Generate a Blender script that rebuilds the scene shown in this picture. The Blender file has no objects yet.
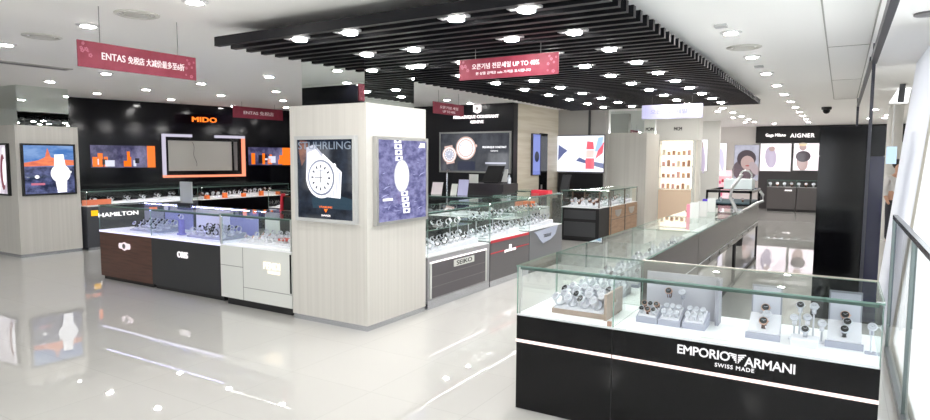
import bpy, bmesh, math, random
from mathutils import Vector, Matrix
random.seed(7)
SC = bpy.context.scene
COL = SC.collection
PI = math.pi
# ------------------------------------------------------------------ camera
CAM_H = 1.7
FPX = 620.0
yaw, pitch, roll = .54393, -.083665, -.0056337
Mc = Matrix.Rotation(yaw, 3, 'Z') @ Matrix.Rotation(pitch, 3, 'X') @ Matrix.Rotation(roll, 3, 'Y')
cam_d = bpy.data.cameras.new('camera')
cam = bpy.data.objects.new('camera', cam_d)
COL.objects.link(cam)
R_ = Mc @ Vector((1, 0, 0)); U_ = Mc @ Vector((0, 0, 1)); B_ = -(Mc @ Vector((0, 1, 0)))
cam.matrix_world = Matrix(((R_.x, U_.x, B_.x, 0), (R_.y, U_.y, B_.y, 0), (R_.z, U_.z, B_.z, CAM_H), (0, 0, 0, 1)))
cam_d.sensor_width = 36
cam_d.lens = FPX / 930 * 36
cam_d.clip_start = .05
SC.camera = cam
# ------------------------------------------------------------------ world, exposure
w = bpy.data.worlds.new('world'); SC.world = w; w.use_nodes = True
bg = w.node_tree.nodes['Background']
bg.inputs[0].default_value = (.95, .97, 1, 1); bg.inputs[1].default_value = 2.8
SC.view_settings.view_transform = 'Standard'; SC.view_settings.look = 'None'
SC.view_settings.gamma = 1; SC.view_settings.exposure = 0.42
SC.view_settings.use_curve_mapping = False
try:
    SC.cycles.transparent_max_bounces = 40
    SC.cycles.max_bounces = 8
except Exception:
    pass
LAMP = 135.0          # radiance of a downlight lens
CEIL = 2.86

# ------------------------------------------------------------------ pixel -> world on a known plane
def ray(x, y): return Mc @ Vector(((x - 465) / FPX, 1, (210 - y) / FPX))
def AT(x, y, ax, val):
    r = ray(x, y); i = 'XYZ'.index(ax)
    t = (val - (CAM_H if i == 2 else 0)) / r[i]
    return Vector((0, 0, CAM_H)) + r * t

# ------------------------------------------------------------------ materials
def lin(c): return tuple(((v / 255) / 12.92 if v / 255 <= .04045 else ((v / 255 + .055) / 1.055) ** 2.4) for v in c)
MATS = {}
def mat(name, rgb, rough=.5, metal=0., spec=.5, noise=None, coat=0.):
    if name in MATS: return MATS[name]
    m = bpy.data.materials.new(name); m.use_nodes = True; nt = m.node_tree
    p = nt.nodes['Principled BSDF']; c = lin(rgb)
    p.inputs['Base Color'].default_value = (*c, 1)
    p.inputs['Roughness'].default_value = rough; p.inputs['Metallic'].default_value = metal
    p.inputs['Specular IOR Level'].default_value = spec
    p.inputs['Coat Weight'].default_value = coat; p.inputs['Coat Roughness'].default_value = .03
    if noise:
        rgb2, scale = noise
        tc = nt.nodes.new('ShaderNodeTexCoord'); mp = nt.nodes.new('ShaderNodeMapping')
        mp.inputs['Scale'].default_value = scale
        ns = nt.nodes.new('ShaderNodeTexNoise'); ns.inputs['Scale'].default_value = 1; ns.inputs['Detail'].default_value = 4
        cr = nt.nodes.new('ShaderNodeValToRGB'); cr.color_ramp.elements[0].position = .38; cr.color_ramp.elements[1].position = .62
        cr.color_ramp.elements[0].color = (*c, 1); cr.color_ramp.elements[1].color = (*lin(rgb2), 1)
        nt.links.new(tc.outputs['Object'], mp.inputs['Vector']); nt.links.new(mp.outputs[0], ns.inputs['Vector'])
        nt.links.new(ns.outputs['Fac'], cr.inputs[0]); nt.links.new(cr.outputs[0], p.inputs['Base Color'])
    MATS[name] = m; return m
def em(name, rgb, s=1., noise=None):
    if name in MATS: return MATS[name]
    m = bpy.data.materials.new(name); m.use_nodes = True; nt = m.node_tree
    nt.nodes.remove(nt.nodes['Principled BSDF'])
    e = nt.nodes.new('ShaderNodeEmission'); e.inputs[0].default_value = (*lin(rgb), 1); e.inputs[1].default_value = s
    g = nt.nodes.new('ShaderNodeBsdfGlossy'); g.inputs['Roughness'].default_value = .05; g.inputs[0].default_value = (.04, .04, .04, 1)
    a = nt.nodes.new('ShaderNodeAddShader')
    nt.links.new(e.outputs[0], a.inputs[0]); nt.links.new(g.outputs[0], a.inputs[1])
    nt.links.new(a.outputs[0], nt.nodes['Material Output'].inputs[0])
    if noise:
        rgb2, scale = noise
        tc = nt.nodes.new('ShaderNodeTexCoord'); mp = nt.nodes.new('ShaderNodeMapping'); mp.inputs['Scale'].default_value = scale
        ns = nt.nodes.new('ShaderNodeTexNoise'); ns.inputs['Scale'].default_value = 1; ns.inputs['Detail'].default_value = 6
        ns.inputs['Roughness'].default_value = .65
        cr = nt.nodes.new('ShaderNodeValToRGB'); cr.color_ramp.elements[0].position = .4; cr.color_ramp.elements[1].position = .62
        cr.color_ramp.elements[0].color = (*lin(rgb), 1); cr.color_ramp.elements[1].color = (*lin(rgb2), 1)
        nt.links.new(tc.outputs['Object'], mp.inputs['Vector']); nt.links.new(mp.outputs[0], ns.inputs['Vector'])
        nt.links.new(ns.outputs['Fac'], cr.inputs[0]); nt.links.new(cr.outputs[0], e.inputs[0])
    MATS[name] = m; return m
def glass(name, tint, ior=1.45, dif=0.):
    if name in MATS: return MATS[name]
    m = bpy.data.materials.new(name); m.use_nodes = True; nt = m.node_tree
    nt.nodes.remove(nt.nodes['Principled BSDF'])
    t = nt.nodes.new('ShaderNodeBsdfTransparent'); t.inputs[0].default_value = (*tint, 1)
    g = nt.nodes.new('ShaderNodeBsdfGlossy'); g.inputs['Roughness'].default_value = 0.0; g.inputs[0].default_value = (.95, 1, .98, 1)
    f = nt.nodes.new('ShaderNodeFresnel'); f.inputs[0].default_value = ior
    mx = nt.nodes.new('ShaderNodeMixShader')
    ge = nt.nodes.new('ShaderNodeNewGeometry'); sb = nt.nodes.new('ShaderNodeMath'); sb.operation = 'SUBTRACT'; sb.inputs[0].default_value = 1
    mu = nt.nodes.new('ShaderNodeMath'); mu.operation = 'MULTIPLY'
    nt.links.new(ge.outputs['Backfacing'], sb.inputs[1]); nt.links.new(sb.outputs[0], mu.inputs[0]); nt.links.new(f.outputs[0], mu.inputs[1])
    nt.links.new(mu.outputs[0], mx.inputs[0]); nt.links.new(t.outputs[0], mx.inputs[1]); nt.links.new(g.outputs[0], mx.inputs[2])
    out = mx
    if dif:
        d = nt.nodes.new('ShaderNodeBsdfDiffuse'); d.inputs[0].default_value = (*tint, 1)
        m2 = nt.nodes.new('ShaderNodeMixShader'); m2.inputs[0].default_value = dif
        nt.links.new(mx.outputs[0], m2.inputs[1]); nt.links.new(d.outputs[0], m2.inputs[2]); out = m2
    nt.links.new(out.outputs[0], nt.nodes['Material Output'].inputs[0])
    MATS[name] = m; return m

GL = glass('clear_glass', (.975, .99, .984))
GE = glass('glass_edge_green', (.30, .47, .41), 1.5, .5)
CURTAIN = mat('white_blind', (236, 238, 240), .6)
_n = CURTAIN.node_tree; _n.nodes['Principled BSDF'].inputs['Specular IOR Level'].default_value = 0; _n.nodes['Principled BSDF'].inputs['Roughness'].default_value = 1; _t = _n.nodes.new('ShaderNodeBsdfTranslucent'); _t.inputs[0].default_value = (.93, .94, .98, 1); _m = _n.nodes.new('ShaderNodeMixShader'); _m.inputs[0].default_value = .5
_n.links.new(_n.nodes['Principled BSDF'].outputs[0], _m.inputs[1]); _n.links.new(_t.outputs[0], _m.inputs[2]); _n.links.new(_m.outputs[0], _n.nodes['Material Output'].inputs[0])
WGL = glass('window_glass', (.985, .99, .99), 1.12)
ADDFILM = bpy.data.materials.new('added_window_film'); ADDFILM.use_nodes = True; _n = ADDFILM.node_tree; _n.nodes.remove(_n.nodes['Principled BSDF'])  # film added so the pane scatters daylight and turns bright white
_t = _n.nodes.new('ShaderNodeBsdfTranslucent'); _t.inputs[0].default_value = (.95, .97, .98, 1); _p = _n.nodes.new('ShaderNodeBsdfTransparent'); _m = _n.nodes.new('ShaderNodeMixShader'); _m.inputs[0].default_value = .35
_n.links.new(_t.outputs[0], _m.inputs[1]); _n.links.new(_p.outputs[0], _m.inputs[2]); _n.links.new(_m.outputs[0], _n.nodes['Material Output'].inputs[0])
WHITE = mat('white_paint', (226, 225, 220), .75)
CEILM = mat('ceiling_white', (246, 245, 242), .85)
LAMPM = em('downlight_lens', (254, 251, 248), LAMP)
TRIM = mat('lamp_trim', (215, 215, 215), .35)
CHROME = mat('brushed_steel', (205, 207, 214), .22, 1.)
ALU = mat('aluminium', (196, 196, 194), .35, .8)
MIRROR = mat('mirror', (225, 232, 228), .005, 1.)
BLACK = mat('black_gloss', (9, 9, 12), .1, spec=.3)
BLACKM = mat('black_matt', (16, 16, 19), .5)
SLATM = mat('slat_black', (11, 11, 17), .5, spec=.25)
SLATBACK = mat('slat_recess_black', (12, 12, 18), .6)
CLAD = mat('pillar_cladding', (211, 208, 201), .45, noise=((204, 201, 194), (26, 26, .25)))
NAVY = mat('navy_panel', (10, 10, 16), .1, spec=.25)
DKGREY = mat('dark_grey', (62, 63, 66), .35)
MIDGREY = mat('mid_grey', (112, 110, 110), .35)
LGREY = mat('light_grey', (190, 191, 190), .4)
BROWNW = mat('brown_wood', (92, 58, 46), .35, noise=((74, 45, 36), (3, 3, 40)))
WHITEG = mat('white_gloss', (222, 224, 219), .2, spec=.6)
DECKW = mat('deck_white', (245, 245, 248), .4)
CUSH = mat('cushion_white', (216, 216, 224), .7)
CUSHG = mat('cushion_grey', (160, 162, 178), .6)
TAUPE = mat('taupe_leather', (158, 140, 128), .5)
STEEL = mat('watch_steel', (206, 208, 216), .38, 1.)
GOLD = mat('watch_gold', (196, 158, 140), .3, 1.)
DIALK = mat('dial_black', (24, 24, 30), .2)
DIALW = mat('dial_silver', (176, 178, 188), .25)
STRAPB = mat('strap_brown', (80, 44, 30), .5)
STRAPK = mat('strap_black', (28, 27, 30), .5)
RED = mat('signal_red', (200, 36, 56), .35)
ORANGE = mat('orange_card', (236, 110, 40), .5)
BANR = mat('banner_red', (128, 32, 54), .55, noise=((138, 42, 64), (9, 9, 9)))
BANL = mat('banner_letter', (246, 230, 232), .5)
BEIGE = mat('beige_travertine', (226, 218, 200), .45, noise=((212, 202, 180), (2, .6, 14)))
TAN = mat('tan_wood', (178, 146, 118), .4, noise=((160, 128, 102), (3, 3, 24)))
LEDW = em('led_strip_white', (255, 250, 246), 26.0)
LEDV = em('led_strip_violet', (190, 186, 255), 34.0)
LEDP = em('led_strip_pinkish', (255, 232, 226), 1.35)
SIGNW = em('sign_white_lit', (255, 246, 246), 1.6)
SIGNO = em('sign_orange_lit', (255, 120, 40), 1.5)

def floor_material():
    m = bpy.data.materials.new('polished_cream_tile'); m.use_nodes = True; nt = m.node_tree
    p = nt.nodes['Principled BSDF']
    tc = nt.nodes.new('ShaderNodeTexCoord'); br = nt.nodes.new('ShaderNodeTexBrick')
    br.offset = 0; br.inputs['Scale'].default_value = 1.0; br.inputs['Brick Width'].default_value = .8; br.inputs['Row Height'].default_value = .8
    br.inputs['Mortar Size'].default_value = .0022; br.inputs['Mortar Smooth'].default_value = .3
    br.inputs['Color1'].default_value = (*lin((202, 201, 197)), 1); br.inputs['Color2'].default_value = (*lin((200, 199, 195)), 1)
    br.inputs['Mortar'].default_value = (*lin((186, 185, 181)), 1)
    nt.links.new(tc.outputs['Object'], br.inputs['Vector'])
    nt.links.new(br.outputs[0], p.inputs['Base Color'])
    p.inputs['Roughness'].default_value = .02; p.inputs['IOR'].default_value = 1.75
    return m
FLOORM = floor_material()

# ------------------------------------------------------------------ mesh builder
class MB:
    def __init__(s): s.v = []; s.f = []; s.m = []; s.mats = []
    def mi(s, m):
        if m not in s.mats: s.mats.append(m)
        return s.mats.index(m)
    def add(s, vs, fs, m):
        b = len(s.v); s.v += [Vector(v) for v in vs]; s.f += [tuple(i + b for i in f) for f in fs]
        if isinstance(m, list): s.m += [s.mi(x) for x in m]
        else: s.m += [s.mi(m)] * len(fs)
        return s
    def box(s, x0, x1, y0, y1, z0, z1, m):
        return s.obox((x0, y0, z0), (x1 - x0, 0, 0), (0, y1 - y0, 0), (0, 0, z1 - z0), m)
    def obox(s, O, A, B, C_, m):
        O, A, B, C_ = map(Vector, (O, A, B, C_))
        vs = [O, O + A, O + A + B, O + B, O + C_, O + A + C_, O + A + B + C_, O + B + C_]
        return s.add(vs, [(0, 3, 2, 1), (4, 5, 6, 7), (0, 1, 5, 4), (1, 2, 6, 5), (2, 3, 7, 6), (3, 0, 4, 7)], m)
    def rbox(s, x0, x1, y0, y1, z0, z1, r, m):       # box with rounded vertical edges and a chamfered top
        pts = []
        for cx, cy, a0 in ((x1 - r, y0 + r, -PI / 2), (x1 - r, y1 - r, 0), (x0 + r, y1 - r, PI / 2), (x0 + r, y0 + r, PI)):
            for k in range(4):
                a = a0 + k * PI / 6; pts.append((cx + r * math.cos(a), cy + r * math.sin(a)))
        n = len(pts); cx, cy = (x0 + x1) / 2, (y0 + y1) / 2; vs = []
        for z, k in ((z0, 1), (z1 - r * .5, 1), (z1, .0)):
            for x, y in pts:
                if k: vs.append((x, y, z))
                else: vs.append((x + (r * .5 if x < cx else -r * .5), y + (r * .5 if y < cy else -r * .5), z))
        fs = [tuple(range(n))[::-1], tuple(range(2 * n, 3 * n))]
        for l in (0, 1):
            for i in range(n): j = (i + 1) % n; fs.append((l * n + i, l * n + j, (l + 1) * n + j, (l + 1) * n + i))
        return s.add(vs, fs, m)
    def prism(s, pts, d, m):
        pts = [Vector(p) for p in pts]; d = Vector(d); n = len(pts)
        return s.add(pts + [p + d for p in pts], [tuple(range(n))[::-1], tuple(range(n, 2 * n))] + [(i, (i + 1) % n, n + (i + 1) % n, n + i) for i in range(n)], m)
    def cyl(s, p0, p1, r0, m, r1=None, n=16, caps=True):
        p0, p1 = Vector(p0), Vector(p1); r1 = r0 if r1 is None else r1; d = (p1 - p0).normalized()
        a = d.orthogonal().normalized(); b = d.cross(a); vs = []
        for p, r in ((p0, r0), (p1, r1)):
            for k in range(n): t = 2 * PI * k / n; vs.append(p + a * r * math.cos(t) + b * r * math.sin(t))
        fs = [(k, (k + 1) % n, n + (k + 1) % n, n + k) for k in range(n)]
        if caps: fs += [tuple(range(n))[::-1], tuple(range(n, 2 * n))]
        return s.add(vs, fs, m)
    def tube(s, path, r, m, n=8):
        P = [Vector(p) for p in path]; vs = []
        ref = Vector((.3, .2, 1)).normalized()
        for i, p in enumerate(P):
            d = ((P[min(i + 1, len(P) - 1)] - P[max(i - 1, 0)])).normalized()
            a = d.cross(ref); a = (d.orthogonal() if a.length < .05 else a).normalized(); b = d.cross(a)
            rr = r[i] if isinstance(r, list) else r
            for k in range(n): t = 2 * PI * k / n; vs.append(p + a * rr * math.cos(t) + b * rr * math.sin(t))
        fs = [(i * n + k, i * n + (k + 1) % n, (i + 1) * n + (k + 1) % n, (i + 1) * n + k) for i in range(len(P) - 1) for k in range(n)]
        fs += [tuple(range(n))[::-1], tuple(range((len(P) - 1) * n, len(P) * n))]
        return s.add(vs, fs, m)
    def lathe(s, prof, c, m, n=20, axis=Vector((0, 0, 1))):     # prof: (r, h) pairs along axis
        c = Vector(c); axis = Vector(axis).normalized(); a = axis.orthogonal().normalized(); b = axis.cross(a); vs = []
        for r, h in prof:
            for k in range(n): t = 2 * PI * k / n; vs.append(c + axis * h + a * r * math.cos(t) + b * r * math.sin(t))
        L = len(prof)
        fs = [(i * n + k, i * n + (k + 1) % n, (i + 1) * n + (k + 1) % n, (i + 1) * n + k) for i in range(L - 1) for k in range(n)]
        fs += [tuple(range(n))[::-1], tuple(range((L - 1) * n, L * n))]
        return s.add(vs, fs, m)
    def build(s, name, parent=None, label=None, smooth=False, org=None):
        o0 = Vector(org) if org is not None else (root_of(parent) if parent else centre_base(s.v))
        me = bpy.data.meshes.new(name)
        me.from_pydata([tuple(v - o0) for v in s.v], [], s.f)
        for m in s.mats: me.materials.append(m)
        me.polygons.foreach_set('material_index', s.m)
        bm = bmesh.new(); bm.from_mesh(me); bmesh.ops.recalc_face_normals(bm, faces=bm.faces); bm.to_mesh(me); bm.free()
        if smooth:
            me.polygons.foreach_set('use_smooth', [True] * len(me.polygons))
            try: me.set_sharp_from_angle(angle=.7)
            except Exception: pass
        o = bpy.data.objects.new(name, me); COL.objects.link(o)
        if parent: o.parent = parent; o['_o'] = list(o0)
        else: o.location = o0; o['_o'] = list(o0)
        if label: o['label'] = label
        return o
def root_of(o): return Vector(o['_o'])
def centre_base(vs):
    xs = [v.x for v in vs]; ys = [v.y for v in vs]; zs = [v.z for v in vs]
    return Vector(((min(xs) + max(xs)) / 2, (min(ys) + max(ys)) / 2, min(zs)))
def tag(o, label=None, cat=None, group=None, kind=None):
    if label: o['label'] = label
    if cat: o['category'] = cat
    if group: o['group'] = group
    if kind: o['kind'] = kind
    return o
def thing(name, label, cat, loc, group=None):
    o = bpy.data.objects.new(name, None); COL.objects.link(o); o.location = loc; o['_o'] = list(loc); o.empty_display_size = .1
    return tag(o, label, cat, group)
def struct(name, mb, label=None):
    o = mb.build(name); o['kind'] = 'structure'
    if label: o['label'] = label
    return o
KIDS = {}
def copy_tree(o, loc=None, rotz=None, label=None, group=None, parent=None):
    c = o.copy(); COL.objects.link(c); c.parent = parent
    if parent is None:
        c.location = loc; c['_o'] = list(loc)
        if rotz is not None: c.rotation_euler = (0, 0, rotz)
    if label: c['label'] = label
    if group: c['group'] = group
    if o.name not in KIDS: KIDS[o.name] = list(o.children)
    for k in KIDS[o.name]: copy_tree(k, parent=c)
    return c
class Fr:                                            # a flat face: origin lower left, axes along it
    def __init__(s, O, U, V=(0, 0, 1)):
        s.O = Vector(O); s.U = Vector(U).normalized(); s.V = Vector(V).normalized(); s.N = s.U.cross(s.V)
    def P(s, u, v, d=0): return s.O + s.U * u + s.V * v + s.N * d
    def rect(s, mb, u0, u1, v0, v1, d0, d1, m): mb.obox(s.P(u0, v0, d0), s.U * (u1 - u0), s.V * (v1 - v0), s.N * (d1 - d0), m)
    def poly(s, mb, pts, d, m, t=.001): mb.prism([s.P(u, v, d) for u, v in pts], s.N * t, m)
    def ell(s, mb, cu, cv, ru, rv, d, m, n=24, t=.001, a0=0):
        s.poly(mb, [(cu + ru * math.cos(2 * PI * k / n) * math.cos(a0) - rv * math.sin(2 * PI * k / n) * math.sin(a0),
                     cv + ru * math.cos(2 * PI * k / n) * math.sin(a0) + rv * math.sin(2 * PI * k / n) * math.cos(a0)) for k in range(n)], d, m, t)
def lettering(txt, fr, cu, cv, wd, ht, m, parent=None, name='lettering', d=0.002, ext=.004, bold=0., lbl=None, sp=1.):
    cu_ = bpy.data.curves.new('t', 'FONT'); cu_.body = txt; cu_.size = 1; cu_.resolution_u = 3; cu_.space_character = sp
    cu_.extrude = .5
    to = bpy.data.objects.new('t', cu_); COL.objects.link(to)
    dg = bpy.context.evaluated_depsgraph_get(); dg.update()
    me = bpy.data.meshes.new_from_object(to.evaluated_get(dg))
    bpy.data.objects.remove(to)
    vs = [v.co.copy() for v in me.vertices]
    if not vs: return None
    x0 = min(v.x for v in vs); x1 = max(v.x for v in vs); y0 = min(v.y for v in vs); y1 = max(v.y for v in vs)
    mb = MB(); k = min(bold, .02) * 1.6 * ht
    for dx, dy, dz in (((-k, 0, 0), (k, 0, .0004), (0, k, .0008)) if bold else ((0, 0, 0),)):
        mb.add([fr.P(cu + ((v.x - x0) / (x1 - x0) - .5) * wd + dx, cv + ((v.y - y0) / (y1 - y0) - .5) * ht + dy, d + dz + (v.z + .5) * ext) for v in vs],
               [tuple(p.vertices) for p in me.polygons], m)
    bpy.data.meshes.remove(me)
    return mb.build(name, parent, lbl)

# ================================================================== SETTING
FX0, FX1, FY0, FY1 = -18.5, 3.2, -8.0, 26.0
struct('floor', MB().box(FX0, FX1, FY0, FY1, -.12, 0, FLOORM), 'polished cream tile floor')
# ceiling plane with the recess of the slatted panel
mb = MB(); mb.box(FX0, FX1, FY0, FY1, CEIL, CEIL + .12, CEILM)
struct('ceiling', mb, 'white ceiling')
mb = MB()
GR = mat('ceiling_joint', (176, 174, 168), .8)
for x in (-.18, .19): mb.box(x - .006, x + .006, -2, 13.9, CEIL - .004, CEIL, GR)
for y in (1.0, 3.0, 4.75, 7.5, 10.6, 13.9): mb.box(-.18, .19, y - .006, y + .006, CEIL - .004, CEIL, GR)
struct('trim_1', mb, 'joints of the ceiling access panels')
# walls
WA = Vector((-13.2, 6.3, 0)); WB = Vector((-11.9, 11.4, 0)); wd_ = (WB - WA).normalized(); wn = Vector((wd_.y, -wd_.x, 0))
struct('wall_left', MB().obox(WA, WB - WA + wd_ * .3, -wn * .2, (0, 0, CEIL), NAVY), 'glossy navy black wall')
mb = MB(); mb.obox(WA - wd_ * .55, wd_ * .55, -wn * .2, (0, 0, CEIL), mat('lavender_grey', (150, 152, 166), .4))
struct('wall_end', mb, 'lavender grey wall return')
struct('wall_outer', MB().box(-18.4, -18.2, -8, 12, 0, CEIL, WHITE))
struct('wall_side', MB().box(-18.2, -13.4, 7.0, 7.2, 0, CEIL, mat('brown_back', (120, 84, 60), .5)))
struct('wall_centre', MB().box(-12.2, -5.9, 11.7, 11.9, 0, CEIL, mat('charcoal_wall', (16, 16, 21), .3, spec=.25)), 'charcoal wall')
struct('wall_inner', MB().box(-6.1, -5.9, 11.9, 14.1, 0, CEIL, BEIGE), 'beige stone wall')
mb = MB(); mb.box(-6.1, -4.72, 14.1, 14.3, 0, CEIL, mat('grey_wall', (170, 168, 164), .6)); struct('wall_screen', mb, 'grey wall')
struct('trim_2', MB().box(-5.13, -5.09, 14.06, 14.1, 2.26, CEIL, DKGREY))
struct('wall_bulkhead', MB().box(-4.3, -3.2, 17.3, 17.5, 0, CEIL, WHITE).box(-4.3, -3.2, 17.0, 17.3, 2.2, CEIL, WHITE), 'white bulkhead over lit shelves')
struct('wall_recess', MB().box(-4.5, -3.2, 20.2, 20.4, 0, CEIL, WHITE))
struct('wall_back', MB().box(-5.2, 3.2, 24.1, 24.3, 0, CEIL, WHITE))
mb = MB(); mb.box(-2.6, 1.95, 23.9, 24.1, 2.28, CEIL - .01, BLACKM); struct('trim_3', mb, 'black fascia band')
struct('wall_store', MB().box(-2.47, -.4, 23.98, 24.1, 0, 2.28, mat('store_grey', (60, 58, 60), .5)))
# wall behind the camera
mb = MB(); mb.box(-18.2, 1.0, -7.9, -7.7, 0, .5, WHITE); mb.box(-18.2, 1.0, -7.9, -7.7, 2.3, CEIL, BLACKM)
for k in range(9): mb.box(-18.2 + 2.25 * k, -17.3 + 2.25 * k, -7.9, -7.7, .5, 2.3, WHITE)
struct('wall_front', mb)

struct('wall_near', MB().box(-12.5, -6.2, 1.75, 1.85, 1.9, 2.84, NAVY).box(-12.5, -6.2, 1.73, 1.87, 2.84, CEIL, WHITE))
struct('wall_corridor', MB().box(1.95, 2.1, 9.2, 24.1, 0, CEIL, WHITE))
# right side: leaning facade with big bright window
def fx(z): return .45 + .09 * z
def slab(mb, y0, y1, z0, z1, t, m):
    mb.prism([(fx(z0), y0, z0), (fx(z0) + t, y0, z0), (fx(z1) + t, y0, z1), (fx(z1), y0, z1)], (0, y1 - y0, 0), m)
mb = MB(); slab(mb, 6.75, 9.2, 0, CEIL, .08, CURTAIN); struct('wall_right', mb, 'leaning white wall')
mb = MB(); FRM = mat('window_frame_beige', (206, 204, 192), .5)
for y in (-4.0, -1.0, 2.0, 6.5): slab(mb, y, y + (.25 if y > 6 else .09), 0, CEIL, .1, FRM)
slab(mb, -4.0, 6.5, 0, .12, .1, FRM); slab(mb, -4.0, 6.5, CEIL - .1, CEIL, .1, FRM)
wf = mb.build('window_1'); wf['kind'] = 'structure'
mb = MB(); slab(mb, -3.95, 6.5, .12, CEIL - .1, .012, ADDFILM); mb.build('pane', wf)
mb = MB()
tri = [(918, 58), (908, 103), (889, 103)]
mb.prism([AT(x, y, 'Y', 12.3) for x, y in tri], (0, .05, 0), em('window_daylight', (250, 252, 255), 1.6))
o = mb.build('window_2'); tag(o, 'triangular bright clerestory window', kind='structure')

# ------------------------------------------------------------------ downlights
def downlight(label, rect, group):
    r = thing('downlight', label, 'ceiling light', (0, 0, 0), group)
    mb = MB()
    if rect:
        mb.box(-.115, .115, -.07, .07, -.02, -.004, mat('gimbal_grey', (150, 150, 152), .35)).build('trim', r)
        m2 = MB(); m2.lathe([(.058, -.021), (.058, -.03), (.05, -.034), (0.001, -.034)], (0, 0, 0), LAMPM, 20); m2.build('lens', r)
    else:
        mb.lathe([(.095, 0), (.095, -.008), (.07, -.014), (.001, -.014)], (0, 0, 0), TRIM, 24).build('trim', r, smooth=True)
        m2 = MB(); m2.lathe([(.058, -.0145), (.058, -.018), (.001, -.02)], (0, 0, 0), LAMPM, 20); m2.build('lens', r)
    return r
dl_rect = dl_round = None
def put_light(x, y, z, rect, label, group):
    global dl_rect, dl_round
    p = dl_rect if rect else dl_round
    if p is None:
        p = downlight(label, rect, group)
        if rect: dl_rect = p
        else: dl_round = p
        p.location = (x, y, z); return p
    return copy_tree(p, (x, y, z), label=label, group=group)
for j in range(10):
    for x in (-1.83, -2.38, -3.37, -3.92):
        rw = ['first', 'second', 'third', 'fourth', 'fifth', 'sixth', 'seventh', 'eighth', 'ninth', 'tenth'][j]
        cl = {-1.83: 'rightmost', -2.38: 'second from right', -3.37: 'second from left', -3.92: 'leftmost'}[x]
        put_light(x, 3.8 + .86 * j, 2.70, True, 'slat ceiling downlight, %s row from the front edge, %s of its row' % (rw, cl), 'downlights in the black slatted ceiling')
for k in range(11):
    put_light(-.92, 6.2 + 1.55 * k, CEIL, False, 'round downlight in the receding row over the island aisle, %s from the viewer' % ['first', 'second', 'third', 'fourth', 'fifth', 'sixth', 'seventh', 'eighth', 'ninth', 'tenth', 'eleventh'][k], 'downlights in a row right of the slatted ceiling')
for px, nm_ in zip([(195, 1), (88, 25), (6, 44), (49.8, 81), (106, 73), (146, 89), (201, 83), (97, 93), (171, 99), (269, 76), (276, 91), (283, 100), (286, 107), (221, 95), (234, 106), (447, 99.5), (470, 103)], ['nearest, above the red banner', 'left of the red banner', 'at the left edge of the photo', 'above the left mirrored pillar', 'below the left end of the red banner', 'below the middle of the red banner', 'below the right end of the red banner', 'above the left end of the navy wall', 'above the navy wall middle', 'just left of the slatted panel, highest', 'just left of the mirrored pillar top, second', 'just left of the mirrored pillar top, third', 'just left of the mirrored pillar top, lowest', 'above the orange lettering, higher', 'above the orange lettering, lower', 'in front of the charcoal wall, left', 'in front of the charcoal wall, right']):
    p = AT(*px, 'Z', CEIL)
    put_light(p.x, p.y, CEIL, False, 'round downlight in the left white ceiling, %s' % nm_, 'downlights in the left white ceiling')
for px in [(722.6, 107.7), (733, 112), (741.5, 115.8), (748.4, 119), (754.4, 121.5)]:
    p = AT(*px, 'Z', CEIL)
    put_light(p.x, p.y, CEIL, False, 'small round downlight in the far ceiling beyond the slats', 'downlights of the far aisle')
for i_, (x, y) in enumerate(((-2.6, 16.0), (-2.6, 18.5), (-2.6, 21.0), (-3.7, 15.9), (-3.8, 19.2), (-3.6, 21.6), (-1.9, 22.2), (.6, 20.5), (.6, 17.0))):
    put_light(x, y, CEIL, False, 'small round downlight lighting the far stores, %s' % ['nearest of three in a row', 'middle of three in a row', 'farthest of three in a row', 'over the warm shelves', 'over the mauve poster', 'over the pink display', 'before the black fascia', 'far end of the right corridor', 'middle of the right corridor'][i_], 'downlights of the far stores')
for px in [(892.6, 110), (887.5, 114.7), (884.4, 117.4)]:
    p = AT(*px, 'Z', CEIL)
    put_light(p.x, p.y, CEIL, False, 'small round downlight in the corridor by the leaning wall', 'downlights of the right corridor')
for x, y in [(x, y) for x in (-12, -9.3, -6.6, -3.9, -1.2) for y in (.3, -2.2, -5.0)] + [(-13, 2.2), (-11.4, 2.2), (-9.8, 2.2), (-8.2, 2.2), (-6.6, 2.0), (-5.0, 1.5), (-3.4, 1.5), (-1.8, 1.5)]:  # unseen downlights outside the view, added to brighten the room and floor
    if 1:
        put_light(x, y, CEIL, False, 'added unseen round downlight of the near ceiling, for room brightness', 'added unseen downlights of the near ceiling')
# vents and ceiling fittings
VENTM = mat('vent_white', (205, 203, 196), .6)
for i, (px, lb) in enumerate([((137, 14), 'round flush air vent nearest to the red hanging banner'), ((42, 36), 'round flush air vent at far left of the ceiling'), ((744, 47), 'round flush air vent beside the right row of downlights')]):
    p = AT(*px, 'Z', CEIL)
    r = thing('air_vent', lb, 'air vent', (p.x, p.y, CEIL), 'round ceiling vents')
    MB().lathe([(.17, 0), (.17, -.008), (.15, -.016), (.13, -.008), (.13, 0)], p, VENTM, 28).build('outer_ring', r, smooth=True)
    MB().lathe([(.10, -.004), (.10, -.014), (.001, -.016)], p, VENTM, 28).build('centre_plate', r, smooth=True)
p = AT(32, 65, 'Z', CEIL)
mb = MB(); mb.box(p.x - .1, p.x + .1, p.y - .45, p.y + .45, CEIL - .012, CEIL, mat('slot_frame', (180, 178, 172), .6))
for k in range(3): mb.box(p.x - .07 + .05 * k, p.x - .045 + .05 * k, p.y - .42, p.y + .42, CEIL - .016, CEIL - .012, MIDGREY)
tag(mb.build('slot_diffuser'), 'long narrow slot diffuser in the ceiling at far left', 'air vent')
p = AT(929, 13, 'Z', CEIL); tag(MB().lathe([(.1, 0), (.1, -.015), (.03, -.025), (.001, -.025)], p, MIDGREY, 20).build('ceiling_speaker'), 'small grey ceiling disc at the far right edge', 'speaker')
p = AT(826.7, 107, 'Z', CEIL)
cm = thing('dome_camera', 'small black dome security camera hanging under the ceiling', 'security camera', p)
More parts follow.
